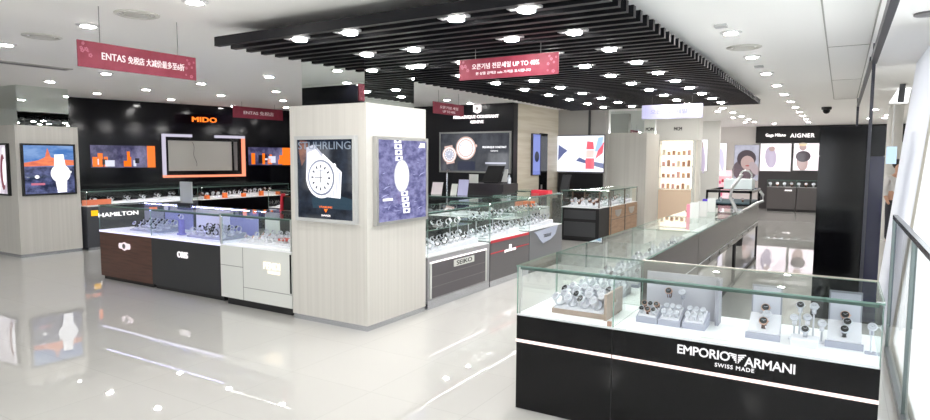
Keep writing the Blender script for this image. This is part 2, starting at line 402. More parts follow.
MB().lathe([(.1, 0), (.1, -.05), (.085, -.06), (.001, -.06)], p, BLACKM, 20).build('mount', cm)
MB().lathe([(.075, -.06), (.07, -.1), (.045, -.135), (.001, -.15)], p, BLACK, 20).build('dome', cm, smooth=True)
for i, px in enumerate([(721, 25), (759, 66)]):
    p = AT(*px, 'Z', CEIL)
    tag(MB().box(p.x - .05, p.x + .05, p.y - .05, p.y + .05, CEIL - .02, CEIL, LGREY).build('ceiling_sensor'), ['grey square sensor beside the nearest right row downlight', 'grey square sensor beside the second right row downlight'][i], 'sensor')

# ------------------------------------------------------------------ slatted ceiling
PX0, PX1, PY0 = -4.80, -1.27, 3.66
sl = thing('slatted_ceiling_panel', 'large black slatted baffle panel hung under the white ceiling', 'ceiling panel', (PX0, PY0, 2.68))
MB().box(PX0 + .16, PX1 - .1, PY0 + .06, 12.2, 2.755, 2.775, SLATBACK).build('backing_board', sl)
for hx in (-4.3, -3.0, -1.7):
    for hy in (4.4, 8.0, 11.6): MB().cyl((hx, hy, 2.775), (hx, hy, CEIL), .012, SLATM, n=8).build('hanger', sl)
first = None
for k in range(0, 50):
    y = PY0 + .172 * k
    if first is None:
        mb = MB(); mb.box(PX0, PX1, y - .028, y + .028, 2.675, 2.755, SLATM)
        first = mb.build('slat', sl); base_y = y
        KIDS[first.name] = []
    else:
        c = copy_tree(first, parent=sl); c.location = (0, y - base_y, 0)
        c.location.x = random.uniform(-.02, .02) * 0

# ------------------------------------------------------------------ pillars
def pillar(label, x0, x1, y0, y1, zt, base=True, mirror=True):
    r = thing('clad_pillar', label, 'pillar', ((x0 + x1) / 2, (y0 + y1) / 2, 0))
    MB().box(x0, x1, y0, y1, .055, zt, CLAD).build('cladding', r, 'pale striped wood cladding')
    if base: MB().box(x0 + .008, x1 - .008, y0 + .008, y1 - .008, 0, .055, CHROME).build('base_strip', r, 'brushed steel plinth')
    if mirror:
        i = .09
        MB().box(x0 + i, x1 - i, y0 + i, y1 - i, zt, CEIL if x0 < -10 or y0 > 12 else CEIL, MIRROR).build('mirror_top', r, 'mirror faced upper part')
    return r
pillar('pale wood clad pillar with two lit watch posters, in the middle', -4.90, -3.88, 4.59, 5.58, 2.22)
pillar('pale wood clad pillar with mirrored top at the far left', -12.9, -11.57, 4.91, 5.89, 2.2)
pillar('far pale pillar behind the brown display counters', -5.02, -4.01, 15.0, 16.2, 2.33)
# white column in the corridor
p = AT(893.5, 150, 'Y', 16)
mb = MB(); mb.cyl((p.x, 16, 0), (p.x, 16, CEIL), .14, WHITE, n=24)
tag(mb.build('round_column', smooth=True), 'slim white round column in the corridor behind the black pillar', 'column')
# lit white strip beside the left pillar
mb = MB(); mb.box(-12.0, -11.92, 5.95, 6.0, 1.2, 2.1, em('strip_lit', (240, 242, 250), 1.0)); mb.box(-11.98, -11.94, 5.96, 5.99, 0, 1.2, ALU)
tag(mb.build('light_strip'), 'vertical white light strip beside the left clad pillar', 'light')
# tall black cabinet
r = thing('black_pillar', 'tall glossy black pillar behind the right end of the island counter', 'pillar', (.09, 7.9, 0))
MB().box(-.21, .375, 7.6, 8.2, 0, 1.74, BLACK).build('lower_panel', r)
MB().box(-.21, .375, 7.6, 8.2, 1.746, 2.05, BLACK).build('upper_panel', r)
MB().box(-.2, .365, 7.61, 8.19, 1.74, 1.746, BLACK).build('joint', r)
MB().box(.25, .374, 7.585, 7.6, .02, 1.74, mat('painted_bluish_reflection', (38, 38, 62), .1)).build('reflection_strip', r, 'painted bluish reflection on the black gloss')  # bluish reflection on the pillar, painted as a thin strip
# glass partition rails and posts
gp = thing('glass_partition', 'tall frameless partition hung from dark steel rails at right', 'partition', (.23, 7.5, 0))
RAIL = mat('dark_rail', (66, 66, 74), .35, .4)
MB().box(.205, .255, 2.2, 7.5, 2.66, 2.74, RAIL).build('rail', gp)
MB().box(.195, .235, 7.55, 13.9, 2.70, 2.74, RAIL).build('rail', gp)
MB().box(.215, .245, 7.47, 7.50, .0, CEIL, RAIL).build('post', gp)
MB().box(.195, .235, 13.88, 13.93, 0, CEIL, RAIL).build('post', gp)
# balustrade
bl = thing('glass_balustrade', 'glass balustrade with slim steel handrail beside the leaning window', 'balustrade', (.44, 4.5, 0))
MB().box(.40, .435, 2.0, 6.45, 1.20, 1.235, mat('handrail', (120, 126, 132), .25, .8)).build('handrail', bl)
MB().box(.395, .44, 2.0, 6.45, .03, .09, mat('bottom_rail', (120, 124, 126), .4, .5)).build('bottom_rail', bl)
for y in (4.72, 6.4): MB().box(.40, .43, y, y + .035, 0, 1.2, mat('baluster', (120, 130, 130), .35, .6)).build('post', bl)
for y0, y1 in ((2.0, 4.71), (4.76, 6.39)): MB().box(.41, .42, y0, y1, .09, 1.2, WGL).build('glass_panel', bl)
# hanging black baffle near the facade
a = AT(904, 73, 'Y', 11.6); b = AT(900, 102, 'Y', 11.6)
mb = MB(); mb.prism([a + Vector((-.03, 0, 0)), a + Vector((.04, 0, 0)), b + Vector((.05, 0, 0)), b + Vector((-.03, 0, 0))], (0, .08, 0), DKGREY)
mb.cyl(a + Vector((0, .04, 0)), (a.x, a.y + .04, CEIL), .008, DKGREY)
tag(mb.build('wall_speaker'), 'slim dark speaker hanging near the bright corner window', 'speaker')

# ------------------------------------------------------------------ hanging banners
def banner(label, fr, L, H, mface, mtxt, lines, deco=True):
    c = fr.P(L / 2, 0, 0)
    r = thing('hanging_banner', label, 'banner', c, 'hanging banners')
    mb = MB(); fr.rect(mb, 0, L, 0, H, -.006, .006, mface); bmb = mb
    for u in (.08 * L, .92 * L) if L < .5 else (.17 * L, .83 * L):
        MB().cyl(fr.P(u, H, 0), Vector((fr.P(u, H, 0).x, fr.P(u, H, 0).y, CEIL)), .003, MIDGREY, n=6).build('wire', r)
    for t, cu, cv, wd, ht in lines: lettering(t, fr, cu * L, cv * H, wd * L, ht * H, mtxt, r, d=.006, ext=.002, bold=.012)
    if deco:
        mb = bmb; pk = mat('banner_deco', (176, 92, 112), .5)
        rr = random.Random(3)
        for k in range(14):
            s_ = -1 if k % 2 else 1
            cu = L / 2 + s_ * (L * .5 - rr.uniform(.02, .11) * L); cv = rr.uniform(.12, .9) * H; q = rr.uniform(.008, .018)
            for a in range(5): fr.ell(mb, cu + q * .6 * math.cos(a * 1.256), cv + q * .6 * math.sin(a * 1.256), q * .4, q * .4, .0062, pk, 6, .0006)
    bmb.build('board', r)
    return r
banner('large red hanging banner with Chinese sale text at upper left', Fr((-5, 2.57, 2.38), (0, 1, 0)), 1.01, .20, BANR, BANL,
       [('ENTAS', .27, .5, .185, .27), ('免税店 大减价最多至6折', .635, .49, .5, .30)])
banner('red hanging banner with sale percentage text under the black slats', Fr((-3.09, 5.0, 2.42), (1, .0, 0)), .99, .185, BANR, BANL,
       [('오픈기념 전문세일 UP TO 40%', .48, .62, .68, .27), ('본 상품 금액은 sale 가격을 표시합니다', .46, .28, .56, .14)])
a = AT(233, 118, 'X', -10.9)
banner('small red hanging banner in front of the navy wall', Fr((-10.9, a.y, 2.52), (0, 1, 0)), 1.35, .24, BANR, BANL, [('ENTAS 免税店', .5, .5, .6, .35)], False)
a = AT(433, 115, 'X', -6.0)
banner('small red hanging banner beside the charcoal wall logo', Fr((-6.0, a.y, 2.46), (0, 1, 0)), 1.0, .2, BANR, BANL, [('오픈기념 세일', .5, .6, .6, .25), ('UP TO 40%', .5, .25, .4, .2)], False)
banner('white hanging banner under the far end of the black slats', Fr((-2.76, 10, 2.33), (1, 0, 0)), .92, .22, mat('banner_white', (158, 158, 190), .5), mat('banner_blue', (120, 122, 170), .5), [('오픈기념 세일', .45, .5, .6, .3)], False)

# ------------------------------------------------------------------ posters
def watch_art(fr, mb, cu, cv, r, tilt, mbody, mring, mdial, mdark, d=.042, arm=2.3, link=True):
    ca, sa = math.cos(tilt), math.sin(tilt)
    def Q(x, y): return (cu + x * ca - y * sa, cv + x * sa + y * ca)
    for s_ in (-1, 1):
        for k in range(int(arm * 3)):
            y0 = s_ * r * (.8 + .36 * k); y1 = y0 + s_ * r * .31; wd = r * (.62 - .035 * k)
            if link: 
                fr.poly(mb, [Q(-wd, y0), Q(wd, y0), Q(wd * .95, y1), Q(-wd * .95, y1)], d, mbody)
                fr.poly(mb, [Q(-wd * .35, y0), Q(wd * .35, y0), Q(wd * .35, y1), Q(-wd * .35, y1)], d + .001, mring)
            else: fr.poly(mb, [Q(-wd, y0), Q(wd, y0), Q(wd, y1 + s_ * r * .06), Q(-wd, y1 + s_ * r * .06)], d, mbody)
    E = lambda k, m, dd: fr.ell(mb, cu, cv, r * k, r * k, dd, m, 36)
    E(1.08, mbody, d + .0015); E(.94, mring, d + .003); E(.84, mbody, d + .0045); E(.72, mdial, d + .006)
    p = Q(r * 1.12, r * .1); fr.ell(mb, p[0], p[1], r * .12, r * .14, d + .0015, mbody, 10)
    for k in range(12):
        a = k * PI / 6; x, y = .6 * r * math.cos(a), .6 * r * math.sin(a); t = .05 * r
        fr.poly(mb, [Q(x * .85 - t * math.sin(a), y * .85 + t * math.cos(a)), Q(x * .85 + t * math.sin(a), y * .85 - t * math.cos(a)), Q(x * 1.12 + t * math.sin(a), y * 1.12 - t * math.cos(a)), Q(x * 1.12 - t * math.sin(a), y * 1.12 + t * math.cos(a))], d + .0075, mdark)
    for a, L_ in ((1.0, .5), (2.5, .36)):
        x, y = r * L_ * math.cos(a), r * L_ * math.sin(a); t = .035 * r
        fr.poly(mb, [Q(-t * math.sin(a), t * math.cos(a)), Q(t * math.sin(a), -t * math.cos(a)), Q(x, y)], d + .0085, mdark)
def lightbox(label, fr, wd, ht, frame_m, fw, pic, name='lit_poster', cat='poster', fd=.05):
    r = thing(name, label, cat, fr.P(wd / 2, 0, fd / 2))
    mb = MB()
    fr.rect(mb, 0, wd, 0, fw, .002, fd, frame_m); fr.rect(mb, 0, wd, ht - fw, ht, .002, fd, frame_m)
    fr.rect(mb, 0, fw, fw, ht - fw, .002, fd, frame_m); fr.rect(mb, wd - fw, wd, fw, ht - fw, .002, fd, frame_m)
    mb.build('frame', r)
    mb = MB(); pic(fr, mb, wd, ht, fw); mb.build('picture', r)
    return r
WL = em('art_white', (250, 250, 255), 1.15); WL2 = em('art_silver', (178, 180, 196), 1.0); WD = em('art_dark', (44, 48, 66), 1.0)
def pic_main(fr, mb, w_, h, f):
    bgm = em('art_navy_rock', (20, 24, 34), 1., ((44, 52, 66), (5, 5, 6)))
    fr.rect(mb, f, w_ - f, f, h - f, .004, .04, bgm)
    fr.poly(mb, [(f + .06, h - .30), (f + .17, h - .16), (f + .14, h - .05), (f + .04, h - .04), (f + .02, h - .15)], .0405, em('art_skin', (150, 104, 88), .8, ((70, 50, 60), (8, 8, 8))))
    fr.poly(mb, [(w_ * .30, .14), (w_ * .95, .14), (w_ * .97, .24), (w_ * .55, .30), (w_ * .28, .24)], .0405, em('art_slate', (44, 64, 78), 1.))
    for k_, (a_, b_) in enumerate((((-.02, .26), (.13, .34)), ((-.055, .20), (.1, .30)))):
        fr.poly(mb, [(w_ * .45 - .20 + .02 * k_, h * .52 + .30 - .05 * k_), (w_ * .45 - .09 + .02 * k_, h * .52 + .33 - .05 * k_), (w_ * .45 + .10, h * .52 + .16 - .04 * k_), (w_ * .45 - .21, h * .52 - .02)], .0412 + .0006 * k_, (WL2, WL)[k_])
    fr.poly(mb, [(w_ * .45 + .02, h * .52 + .24), (w_ * .45 + .27, h * .52 + .06), (w_ * .45 + .25, h * .52 - .20), (w_ * .45 + .05, h * .52 - .19)], .0413, WL)
    for k_ in range(5): fr.poly(mb, [(w_ * .45 + .12 + .03 * k_, h * .52 + .155 - .024 * k_), (w_ * .45 + .13 + .03 * k_, h * .52 + .15 - .024 * k_), (w_ * .45 + .09 + .036 * k_, h * .52 - .19), (w_ * .45 + .08 + .036 * k_, h * .52 - .19)], .0424, WL2)
    watch_art(fr, mb, w_ * .45, h * .52, .19, .5, WL, em('art_bezel', (120, 126, 146), 1.), WL, WD, .043, .0, False)
    fr.ell(mb, w_ * .45, h * .52, .085, .085, .0505, em('art_subdial', (206, 208, 220), 1.), 24)
    fr.ell(mb, w_ * .45, h * .52, .065, .065, .052, WL, 24)
    fr.poly(mb, [(w_ * .45 - .006, h * .52 - .05), (w_ * .45 + .006, h * .52 - .05), (w_ * .45 + .004, h * .52 + .07), (w_ * .45 - .004, h * .52 + .07)], .0535, WD)
    fr.poly(mb, [(w_ * .45 - .07, h * .52 - .004), (w_ * .45 + .03, h * .52 - .004), (w_ * .45 + .03, h * .52 + .004), (w_ * .45 - .07, h * .52 + .004)], .0535, WD)
pm = Fr((-4.79, 4.59, 1.05), (1, 0, 0))
r = lightbox('backlit dark poster of a large white wristwatch on the front of the middle pillar', pm, .81, .86, LGREY, .035, pic_main)
lettering('STUHRLING', pm, .405, .765, .70, .075, em('poster_grey_letter', (134, 146, 162), .85), r, d=.0455, ext=.001, bold=.01)
lettering('STUHRLING', pm, .42, .155, .17, .018, SIGNO, r, d=.043, ext=.001)
lettering('▼', pm, .42, .118, .05, .035, SIGNO, r, d=.043, ext=.001)
lettering('SWISS', pm, .42, .07, .12, .018, SIGNW, r, d=.043, ext=.001)
def pic_right(fr, mb, w_, h, f):
    fr.rect(mb, f, w_ - f, f, h - f, .004, .04, em('art_violet_ice', (88, 88, 132), 1., ((138, 138, 182), (9, 9, 16))))
    rr = random.Random(4)
    gl = em('art_ice_line', (182, 184, 226), 1.)
    for k in range(26):
        u = rr.uniform(.06, w_ - .1); v = rr.uniform(.06, h - .1); L_ = rr.uniform(.02, .14); t = rr.uniform(-.03, .04)
        fr.poly(mb, [(u, v), (u + L_ * .3, v + t), (min(u + L_, w_ - f), v + t * 1.6), (u + L_ * .4, v + t - .007)], .0405, gl, .0004)
    cu, cv = w_ * .47, h * .55
    for s_ in (-1, 1):
        for k in range(4):
            v0 = cv + s_ * (.155 + .06 * k)
            u0 = cu + (-.045 if s_ > 0 else .045) + (-.008 if s_ > 0 else .012) * k
            for dx in (-.03, .012): fr.poly(mb, [(u0 + dx - .03, v0), (u0 + dx + .05, v0), (u0 + dx + .045, v0 + s_ * .05), (u0 + dx - .025, v0 + s_ * .05)], .042, WL)
            fr.ell(mb, u0, v0 + s_ * .025, .022, .014, .043, em('art_mid_blue', (88, 92, 140), 1.), 12)
    fr.ell(mb, cu, cv, .13, .17, .0425, WL2, 32); fr.ell(mb, cu, cv, .118, .158, .0436, WL, 32); fr.ell(mb, cu, cv, .09, .125, .0448, em('art_pearl', (238, 240, 255), 1.1), 32)
    fr.poly(mb, [(w_ - .17, h - .10), (w_ - .05, h - .10), (w_ - .05, h - .05), (w_ - .13, h - .05)], .0415, WL)
    fr.rect(mb, .1, .26, .235, .26, .041, .042, WL)
pr = Fr((-3.88, 4.685, 1.035), (0, 1, 0))
lightbox('backlit violet poster of a slim white bracelet watch on the side of the middle pillar', pr, .87, .87, ALU, .03, pic_right)
def pic_left(fr, mb, w_, h, f):
    fr.rect(mb, f, w_ - f, f, h * .56, .004, .04, em('art_night_street', (36, 42, 66), 1., ((92, 98, 140), (6, 6, 9))))
    fr.rect(mb, f, w_ - f, h * .56, h - f, .004, .04, em('art_blue_sky', (60, 106, 170), 1., ((120, 150, 196), (2, 2, 7))))
    fr.poly(mb, [(f, h * .56), (w_ - f, h * .58), (w_ - f, h * .68), (w_ * .7, h * .70), (w_ * .53, h * .74), (w_ * .47, h * .92), (w_ * .42, h * .74), (w_ * .3, h * .68), (f, h * .63)], .041, em('art_orange_cloud', (232, 128, 84), 1., ((196, 96, 80), (3, 3, 12))))
    watch_art(fr, mb, w_ * .70, h * .42, .145, .05, WL, WL, WL, WL2, .042, 1.35, False)
    fr.ell(mb, w_ * .26, h * .36, .035, .03, .042, WL, 14); fr.rect(mb, w_ * .15, w_ * .40, h * .2, h * .24, .041, .042, em('art_rose', (190, 110, 130), 1.))
lightbox('backlit poster with orange sunset and white watch on the left pillar', Fr((-11.57, 4.97, 1.03), (0, 1, 0)), .84, .87, BLACKM, .03, pic_left)
def pic_l0(fr, mb, w_, h, f):
    fr.rect(mb, f, w_ - f, f, h - f, .004, .04, em('art_pink_white', (236, 232, 238), 1.1, ((170, 160, 172), (5, 5, 3))))
    fr.ell(mb, w_ * .8, h * .45, .09, .3, .041, em('art_mauve', (120, 70, 80), 1.), 20); fr.ell(mb, w_ * .85, h * .45, .05, .22, .0425, WL, 20)
lightbox('backlit white and mauve poster cut by the left edge of the photograph', Fr((-12.64, 4.91, 1.03), (1, 0, 0)), .86, .87, BLACKM, .03, pic_l0)

# ------------------------------------------------------------------ navy wall fittings
fw_ = Fr(WA, wd_)
mbf = thing('wall_display_frame', 'open light frame around a pale panel on the navy wall', 'display frame', fw_.P(2.9, 1.25, .05))
FO = em('frame_orange_lit', (255, 150, 116), 1.0); FL = em('frame_lilac_lit', (210, 204, 224), .75)
mb = MB(); fw_.rect(mb, 1.97, 3.83, 1.235, 1.285, .002, .08, FO); fw_.rect(mb, 3.77, 3.83, 1.285, 2.13, .002, .08, FO); mb.build('light_bar', mbf, 'orange glowing bar')
mb = MB(); fw_.rect(mb, 1.97, 2.03, 1.285, 2.19, .002, .08, FL); fw_.rect(mb, 2.03, 2.6, 2.13, 2.19, .002, .08, FL); fw_.rect(mb, 3.13, 3.83, 2.13, 2.19, .002, .08, FL); mb.build('light_bar', mbf, 'lilac glowing bar')
mb = MB(); fw_.rect(mb, 2.1, 3.52, 1.38, 2.05, .002, .03, mat('pale_panel', (172, 170, 164), .5)); mb.build('pale_panel', mbf)
mb = MB(); fw_.rect(mb, 3.58, 3.66, 1.38, 2.05, .002, .02, MIDGREY)
mb.tube([fw_.P(2.62 + .02 * math.sin(k) + .008 * k, 2.02 - .06 * k, .034) for k in range(10)], .004, DKGREY, 5); mb.build('cable', mbf)
o = lettering('MIDO', fw_, 2.91, 2.535, .55, .11, SIGNO, d=.004, ext=.03, bold=.014, name='wall_lettering', sp=1.05)
tag(o, 'glowing orange four letter sign high on the navy wall', 'sign')
def shelf_picture(label, s0, s1, z0, z1, seed):
    r = thing('wall_niche', label, 'wall niche', fw_.P((s0 + s1) / 2, z0, .02))
    rr = random.Random(seed)
    mb = MB(); fw_.rect(mb, s0, s1, z0, z1, .002, .02, em('niche_dusk%d' % seed, (56, 54, 84), .9, ((120, 116, 150), (4, 4, 3)))); mb.build('backing', r)
    oc = em('niche_orange', (240, 116, 30), 1.)
    mb = MB(); fw_.rect(mb, s1 - (.22 if seed == 2 else .16), s1, z0, z1, .02, .03, oc); mb.build('orange_block', r)
    for k in range(6):
        u = rr.uniform(s0, s1 - .3); mb = MB(); fw_.rect(mb, u, u + rr.uniform(.04, .1), z0 + .02, z0 + rr.uniform(.12, .35), .021 + k * .0015, .03 + k * .002, oc); mb.build('orange_block', r)
    for k in range(5):
        u = rr.uniform(s0, s1 - .35); v = z0 + rr.uniform(.02, .2); mb = MB(); fw_.rect(mb, u, u + rr.uniform(.05, .2), v, v + rr.uniform(.04, .2), .022 + k * .0017, .028 + k * .002, [em('niche_white', (206, 208, 226), 1.), em('niche_black', (30, 28, 36), 1.)][k % 2]); mb.build('picture_block', r)
shelf_picture('glowing orange and violet picture strip left of the framed panel', .59, 1.82, 1.46, 1.92, 1)
shelf_picture('glowing orange shelf niche right of the framed panel', 3.94, 5.04, 1.5, 1.93, 2)

# ------------------------------------------------------------------ charcoal wall: logo and watch screen
fc = Fr((0, 11.7, 0), (1, 0, 0))
sg = thing('wall_lettering', 'lit white two line sign with crest high on the charcoal wall', 'sign', (-6.8, 11.69, 2.5))
mb = MB(); fc.poly(mb, [(-6.86, 2.84), (-6.68, 2.84), (-6.68, 2.70), (-6.77, 2.66), (-6.86, 2.70)], .004, SIGNW, .03)
fc.poly(mb, [(-6.80, 2.80), (-6.74, 2.80), (-6.74, 2.73), (-6.80, 2.73)], .034, MIDGREY, .004)
mb.build('crest', sg)
lettering('FREDERIQUE CONSTANT', fc, -6.81, 2.585, 1.12, .075, SIGNW, sg, d=.004, ext=.02, bold=.014)
lettering('GENEVE', fc, -6.78, 2.48, .32, .06, SIGNW, sg, d=.004, ext=.02, bold=.02)
def pic_fc(fr, mb, w_, h, f):
    fr.rect(mb, f, w_ - f, f, h - f, .004, .04, em('art_charcoal', (52, 54, 60), 1., ((84, 86, 92), (1.2, 1, 1))))
    RG = em('art_rose_gold', (206, 176, 168), 1.)
    watch_art(fr, mb, w_ * .15, h * .44, .17, .15, RG, WL, WL2, WL, .042, .5, False)
    watch_art(fr, mb, w_ * .39, h * .60, .235, .1, RG, WL, WL, WL2, .053, .3, False)
    fr.rect(mb, w_ * .27, w_ * .52, .06, h * .28, .0405, .0415, WD)
    fr.rect(mb, w_ * .66, w_ * .94, h * .22, h * .26, .041, .042, WL2)
sc_fr = Fr((-7.73, 11.7, 1.38), (1, 0, 0))
r = lightbox('wide backlit picture of two rose gold watches on the charcoal wall', sc_fr, 1.79, .89, mat('picture_edge', (140, 142, 140), .4), .035, pic_fc)
lettering('FREDERIQUE CONSTANT', sc_fr, 1.40, .55, .58, .05, WL, r, d=.042, ext=.002, bold=.02)
lettering('GENEVE', sc_fr, 1.40, .475, .18, .03, WL, r, d=.042, ext=.002)
# beige wall: doorway and picture
fb = Fr((-5.9, 0, 0), (0, 1, 0))
mb = MB(); fb.rect(mb, 13.0, 13.43, .02, 2.27, .002, .02, BLACK)
o = mb.build('door_1'); o['kind'] = 'structure'; o['label'] = 'narrow black door panel'
mb = MB(); mb.box(-5.88, -5.86, 13.08, 13.12, 1.0, 1.1, ALU); mb.build('door_handle', o)
def pic_blue(fr, mb, w_, h, f):
    fr.rect(mb, f, w_ - f, f, h - f, .004, .04, em('art_periwinkle', (120, 132, 196), 1.)); fr.ell(mb, w_ * .55, h * .45, .12, .12, .041, WD, 16)
lightbox('narrow periwinkle lit panel beside the black door on the beige wall', Fr((-5.9, 12.56, 1.32), (0, 1, 0)), .43, .93, mat('thin_dark', (60, 60, 70), .5), .015, pic_blue)
def pic_tv(fr, mb, w_, h, f):
    fr.rect(mb, f, w_ - f, f, h - f, .004, .03, em('screen_pale', (226, 232, 246), 1.1, ((240, 242, 250), (1, 1, 1.5))))
    nv = em('screen_navy', (92, 100, 142), 1.); pk = em('screen_coral', (236, 96, 110), 1.1)
    fr.poly(mb, [(.06, .28), (.07, .66), (.30, .52), (.2, .44)], .0315, nv)
    fr.poly(mb, [(.52, .28), (w_ - f, .1), (w_ - f, .22), (.74, .30), (.6, .36)], .0315, nv)
    fr.poly(mb, [(.76, .09), (.97, .09), (.97, .34), (.76, .34)], .033, pk); fr.poly(mb, [(.77, .36), (.96, .36), (.96, .53), (.77, .53)], .033, em('screen_peach', (250, 196, 190), 1.1))
    fr.poly(mb, [(.77, .55), (.96, .55), (.94, .72), (.79, .74)], .033, pk)
    fr.poly(mb, [(.99, .32), (1.17, .46), (1.2, .72), (1.08, .60)], .0335, pk); fr.poly(mb, [(.98, .5), (1.06, .82), (1.18, .84), (1.16, .66), (1.04, .5)], .0345, em('screen_sky', (160, 190, 226), 1.1))
lightbox('large wall screen showing a coral coloured watch on a pale background', Fr((-5.94, 14.1, 1.37), (1, 0, 0)), 1.22, .89, mat('screen_edge', (90, 84, 90), .4), .02, pic_tv, 'wall_screen_display', 'screen', .035)
struct('trim_4', MB().box(-5.85, -4.75, 14.02, 14.1, .1, 1.36, BLACKM), 'black panel below the wall screen')

# ------------------------------------------------------------------ display counters
def panel(mb, x0, x1, y0, y1, z0, z1):
    """thin glass pane: big faces clear, rim green"""
    d = (x1 - x0, y1 - y0, z1 - z0); k = d.index(min(d))
    ms = [GE] * 6
    for i in {0: (3, 5), 1: (2, 4), 2: (0, 1)}[k]: ms[i] = GL
    mb.box(x0, x1, y0, y1, z0, z1, ms)
def counter(label, x0, x1, y0, y1, zc, zt, body, sides='NSEW', deck=DECKW, led=LEDW, ledside='S', plinth=BLACKM, ph=.08, name='display_counter', group=None, inset=.03, postm=None, back=None, ledn=True):
    r = thing(name, label, 'display counter', ((x0 + x1) / 2, (y0 + y1) / 2, 0), group)
    MB().box(x0 + inset, x1 - inset, y0 + inset, y1 - inset, 0, ph, plinth).build('plinth', r)
    MB().box(x0, x1, y0, y1, ph, zc - .012, body).build('cabinet', r)
    MB().box(x0 + .004, x1 - .004, y0 + .004, y1 - .004, zc - .012, zc, deck).build('display_deck', r)
    g = .006
    for s_ in sides:
        mb = MB()
        if s_ == 'S': panel(mb, x0, x1, y0, y0 + g, zc, zt)
        if s_ == 'N': panel(mb, x0, x1, y1 - g, y1, zc, zt)
        if s_ == 'E': panel(mb, x1 - g, x1, y0 + g, y1 - g, zc, zt)
        if s_ == 'W': panel(mb, x0, x0 + g, y0 + g, y1 - g, zc, zt)
        mb.build('glass_panel', r)
    mb = MB(); panel(mb, x0 - .004, x1 + .004, y0 - .004, y1 + .004, zt, zt + .010); mb.build('glass_top', r)
    if postm:
        for px, py in ((x0, y0), (x1, y0), (x0, y1), (x1, y1)):
            sx = .009 if px == x0 else -.009; sy = .009 if py == y0 else -.009
            MB().box(min(px, px + 2 * sx), max(px, px + 2 * sx), min(py, py + 2 * sy), max(py, py + 2 * sy), zc, zt, postm).build('corner_post', r)
    if led:
        mb = MB(); cp = MB(); q = .008; PRF = mat('profile_green_grey', (64, 84, 78), .35, .6)
        for s_ in ledside:
            if s_ in 'SN':
                ya = y0 + q if s_ == 'S' else y1 - q; dy = 1 if s_ == 'S' else -1
                for bb, (u0, u1, za, zb), m_ in ((mb, (.004, .016, zt - .012, zt - .006), led), (cp, (0, .003, zt - .018, zt - .002), PRF), (cp, (.003, .02, zt - .005, zt - .002), PRF)):
                    bb.box(x0 + .02, x1 - .02, min(ya + dy * u0, ya + dy * u1), max(ya + dy * u0, ya + dy * u1), za, zb, m_)
            else:
                xa_ = x0 + q if s_ == 'W' else x1 - q; dx = 1 if s_ == 'W' else -1
                for bb, (u0, u1, za, zb), m_ in ((mb, (.004, .016, zt - .012, zt - .006), led), (cp, (0, .003, zt - .018, zt - .002), PRF), (cp, (.003, .02, zt - .005, zt - .002), PRF)):
                    bb.box(min(xa_ + dx * u0, xa_ + dx * u1), max(xa_ + dx * u0, xa_ + dx * u1), y0 + .02, y1 - .02, za, zb, m_)
        pf = cp.build('lamp_profile', r); mb.build('light_strip', pf)
    if back:
        s_, m_ = back; mb = MB()
        if s_ == 'N': mb.box(x0 + .02, x1 - .02, y1 - .03, y1 - .012, zc, zt - .02, m_)
        if s_ == 'W': mb.box(x0 + .012, x0 + .03, y0 + .02, y1 - .02, zc, zt - .02, m_)
        mb.build('back_panel', r)
    return r

# --- watches -------------------------------------------------------
def watch_proto(name, case, dialm, strap, label, group):
    r = thing(name, label, 'watch', (0, 0, 0), group)
    ax = Vector((0, -.80, .6)); c0 = Vector((0, -.012, .040))
    # strap loop round a cuff
    mb = MB(); n = 18; vs = []; fs = []
    for i in range(n):
        a = 2 * PI * i / n; rr = .030; wd = .010 - .002 * math.cos(a - 2.5)
        p = Vector((0, .0 + rr * .95 * math.cos(a), .030 + rr * math.sin(a)))
        q = Vector((0, .0 + (rr - .004) * .95 * math.cos(a), .030 + (rr - .004) * math.sin(a)))
        vs += [p + Vector((-wd, 0, 0)), p + Vector((wd, 0, 0)), q + Vector((wd, 0, 0)), q + Vector((-wd, 0, 0))]
    for i in range(n):
        j = (i + 1) % n
        for k in range(4): fs.append((i * 4 + k, i * 4 + (k + 1) % 4, j * 4 + (k + 1) % 4, j * 4 + k))
    mb.add(vs, fs, strap); mb.build('strap', r, smooth=True)
    c = c0 + ax * .012
    mb = MB(); mb.lathe([(.021, 0), (.0235, .002), (.0235, .008), (.021, .0115), (.0195, .0115), (.019, .0095), (.001, .0095)], c, case, 24, ax)
    mb.cyl(c + Vector((.022, 0, 0)) + ax * .005, c + Vector((.028, 0, 0)) + ax * .005, .0028, case, n=8)
    mb.build('case', r, smooth=True)
    mb = MB(); mb.lathe([(.0185, .0098), (.0185, .0105), (.001, .0105)], c, dialm, 24, ax)
    a2 = ax.cross(Vector((1, 0, 0))).normalized(); hand = DIALK if dialm is DIALW else STEEL
    for ang, L_ in ((.6, .014), (2.6, .010)):
        d = Vector((1, 0, 0)) * math.cos(ang) + a2 * math.sin(ang); mb.cyl(c + ax * .011, c + ax * .011 + d * L_, .0006, hand, n=5)
    mb.build('dial', r)
    return r
PROTO = {}
def put_watch(kind, x, y, z, label, group, rz=0, s=1.):
    kinds = {'steel': (STEEL, DIALK, STEEL), 'silver': (STEEL, DIALW, STEEL), 'gold': (GOLD, DIALW, STRAPB), 'goldk': (GOLD, DIALK, STRAPB), 'black': (STEEL, DIALK, STRAPK), 'white': (STEEL, DIALW, CUSH)}
    if kind not in PROTO:
        p = watch_proto('wristwatch', *kinds[kind], label, group); PROTO[kind] = p; p.location = (x, y, z); p.rotation_euler = (0, 0, rz); p.scale = (s, s, s); return p
    o = copy_tree(PROTO[kind], (x, y, z), rz, label, group); o.scale = (s, s, s); return o
SMALL = {}
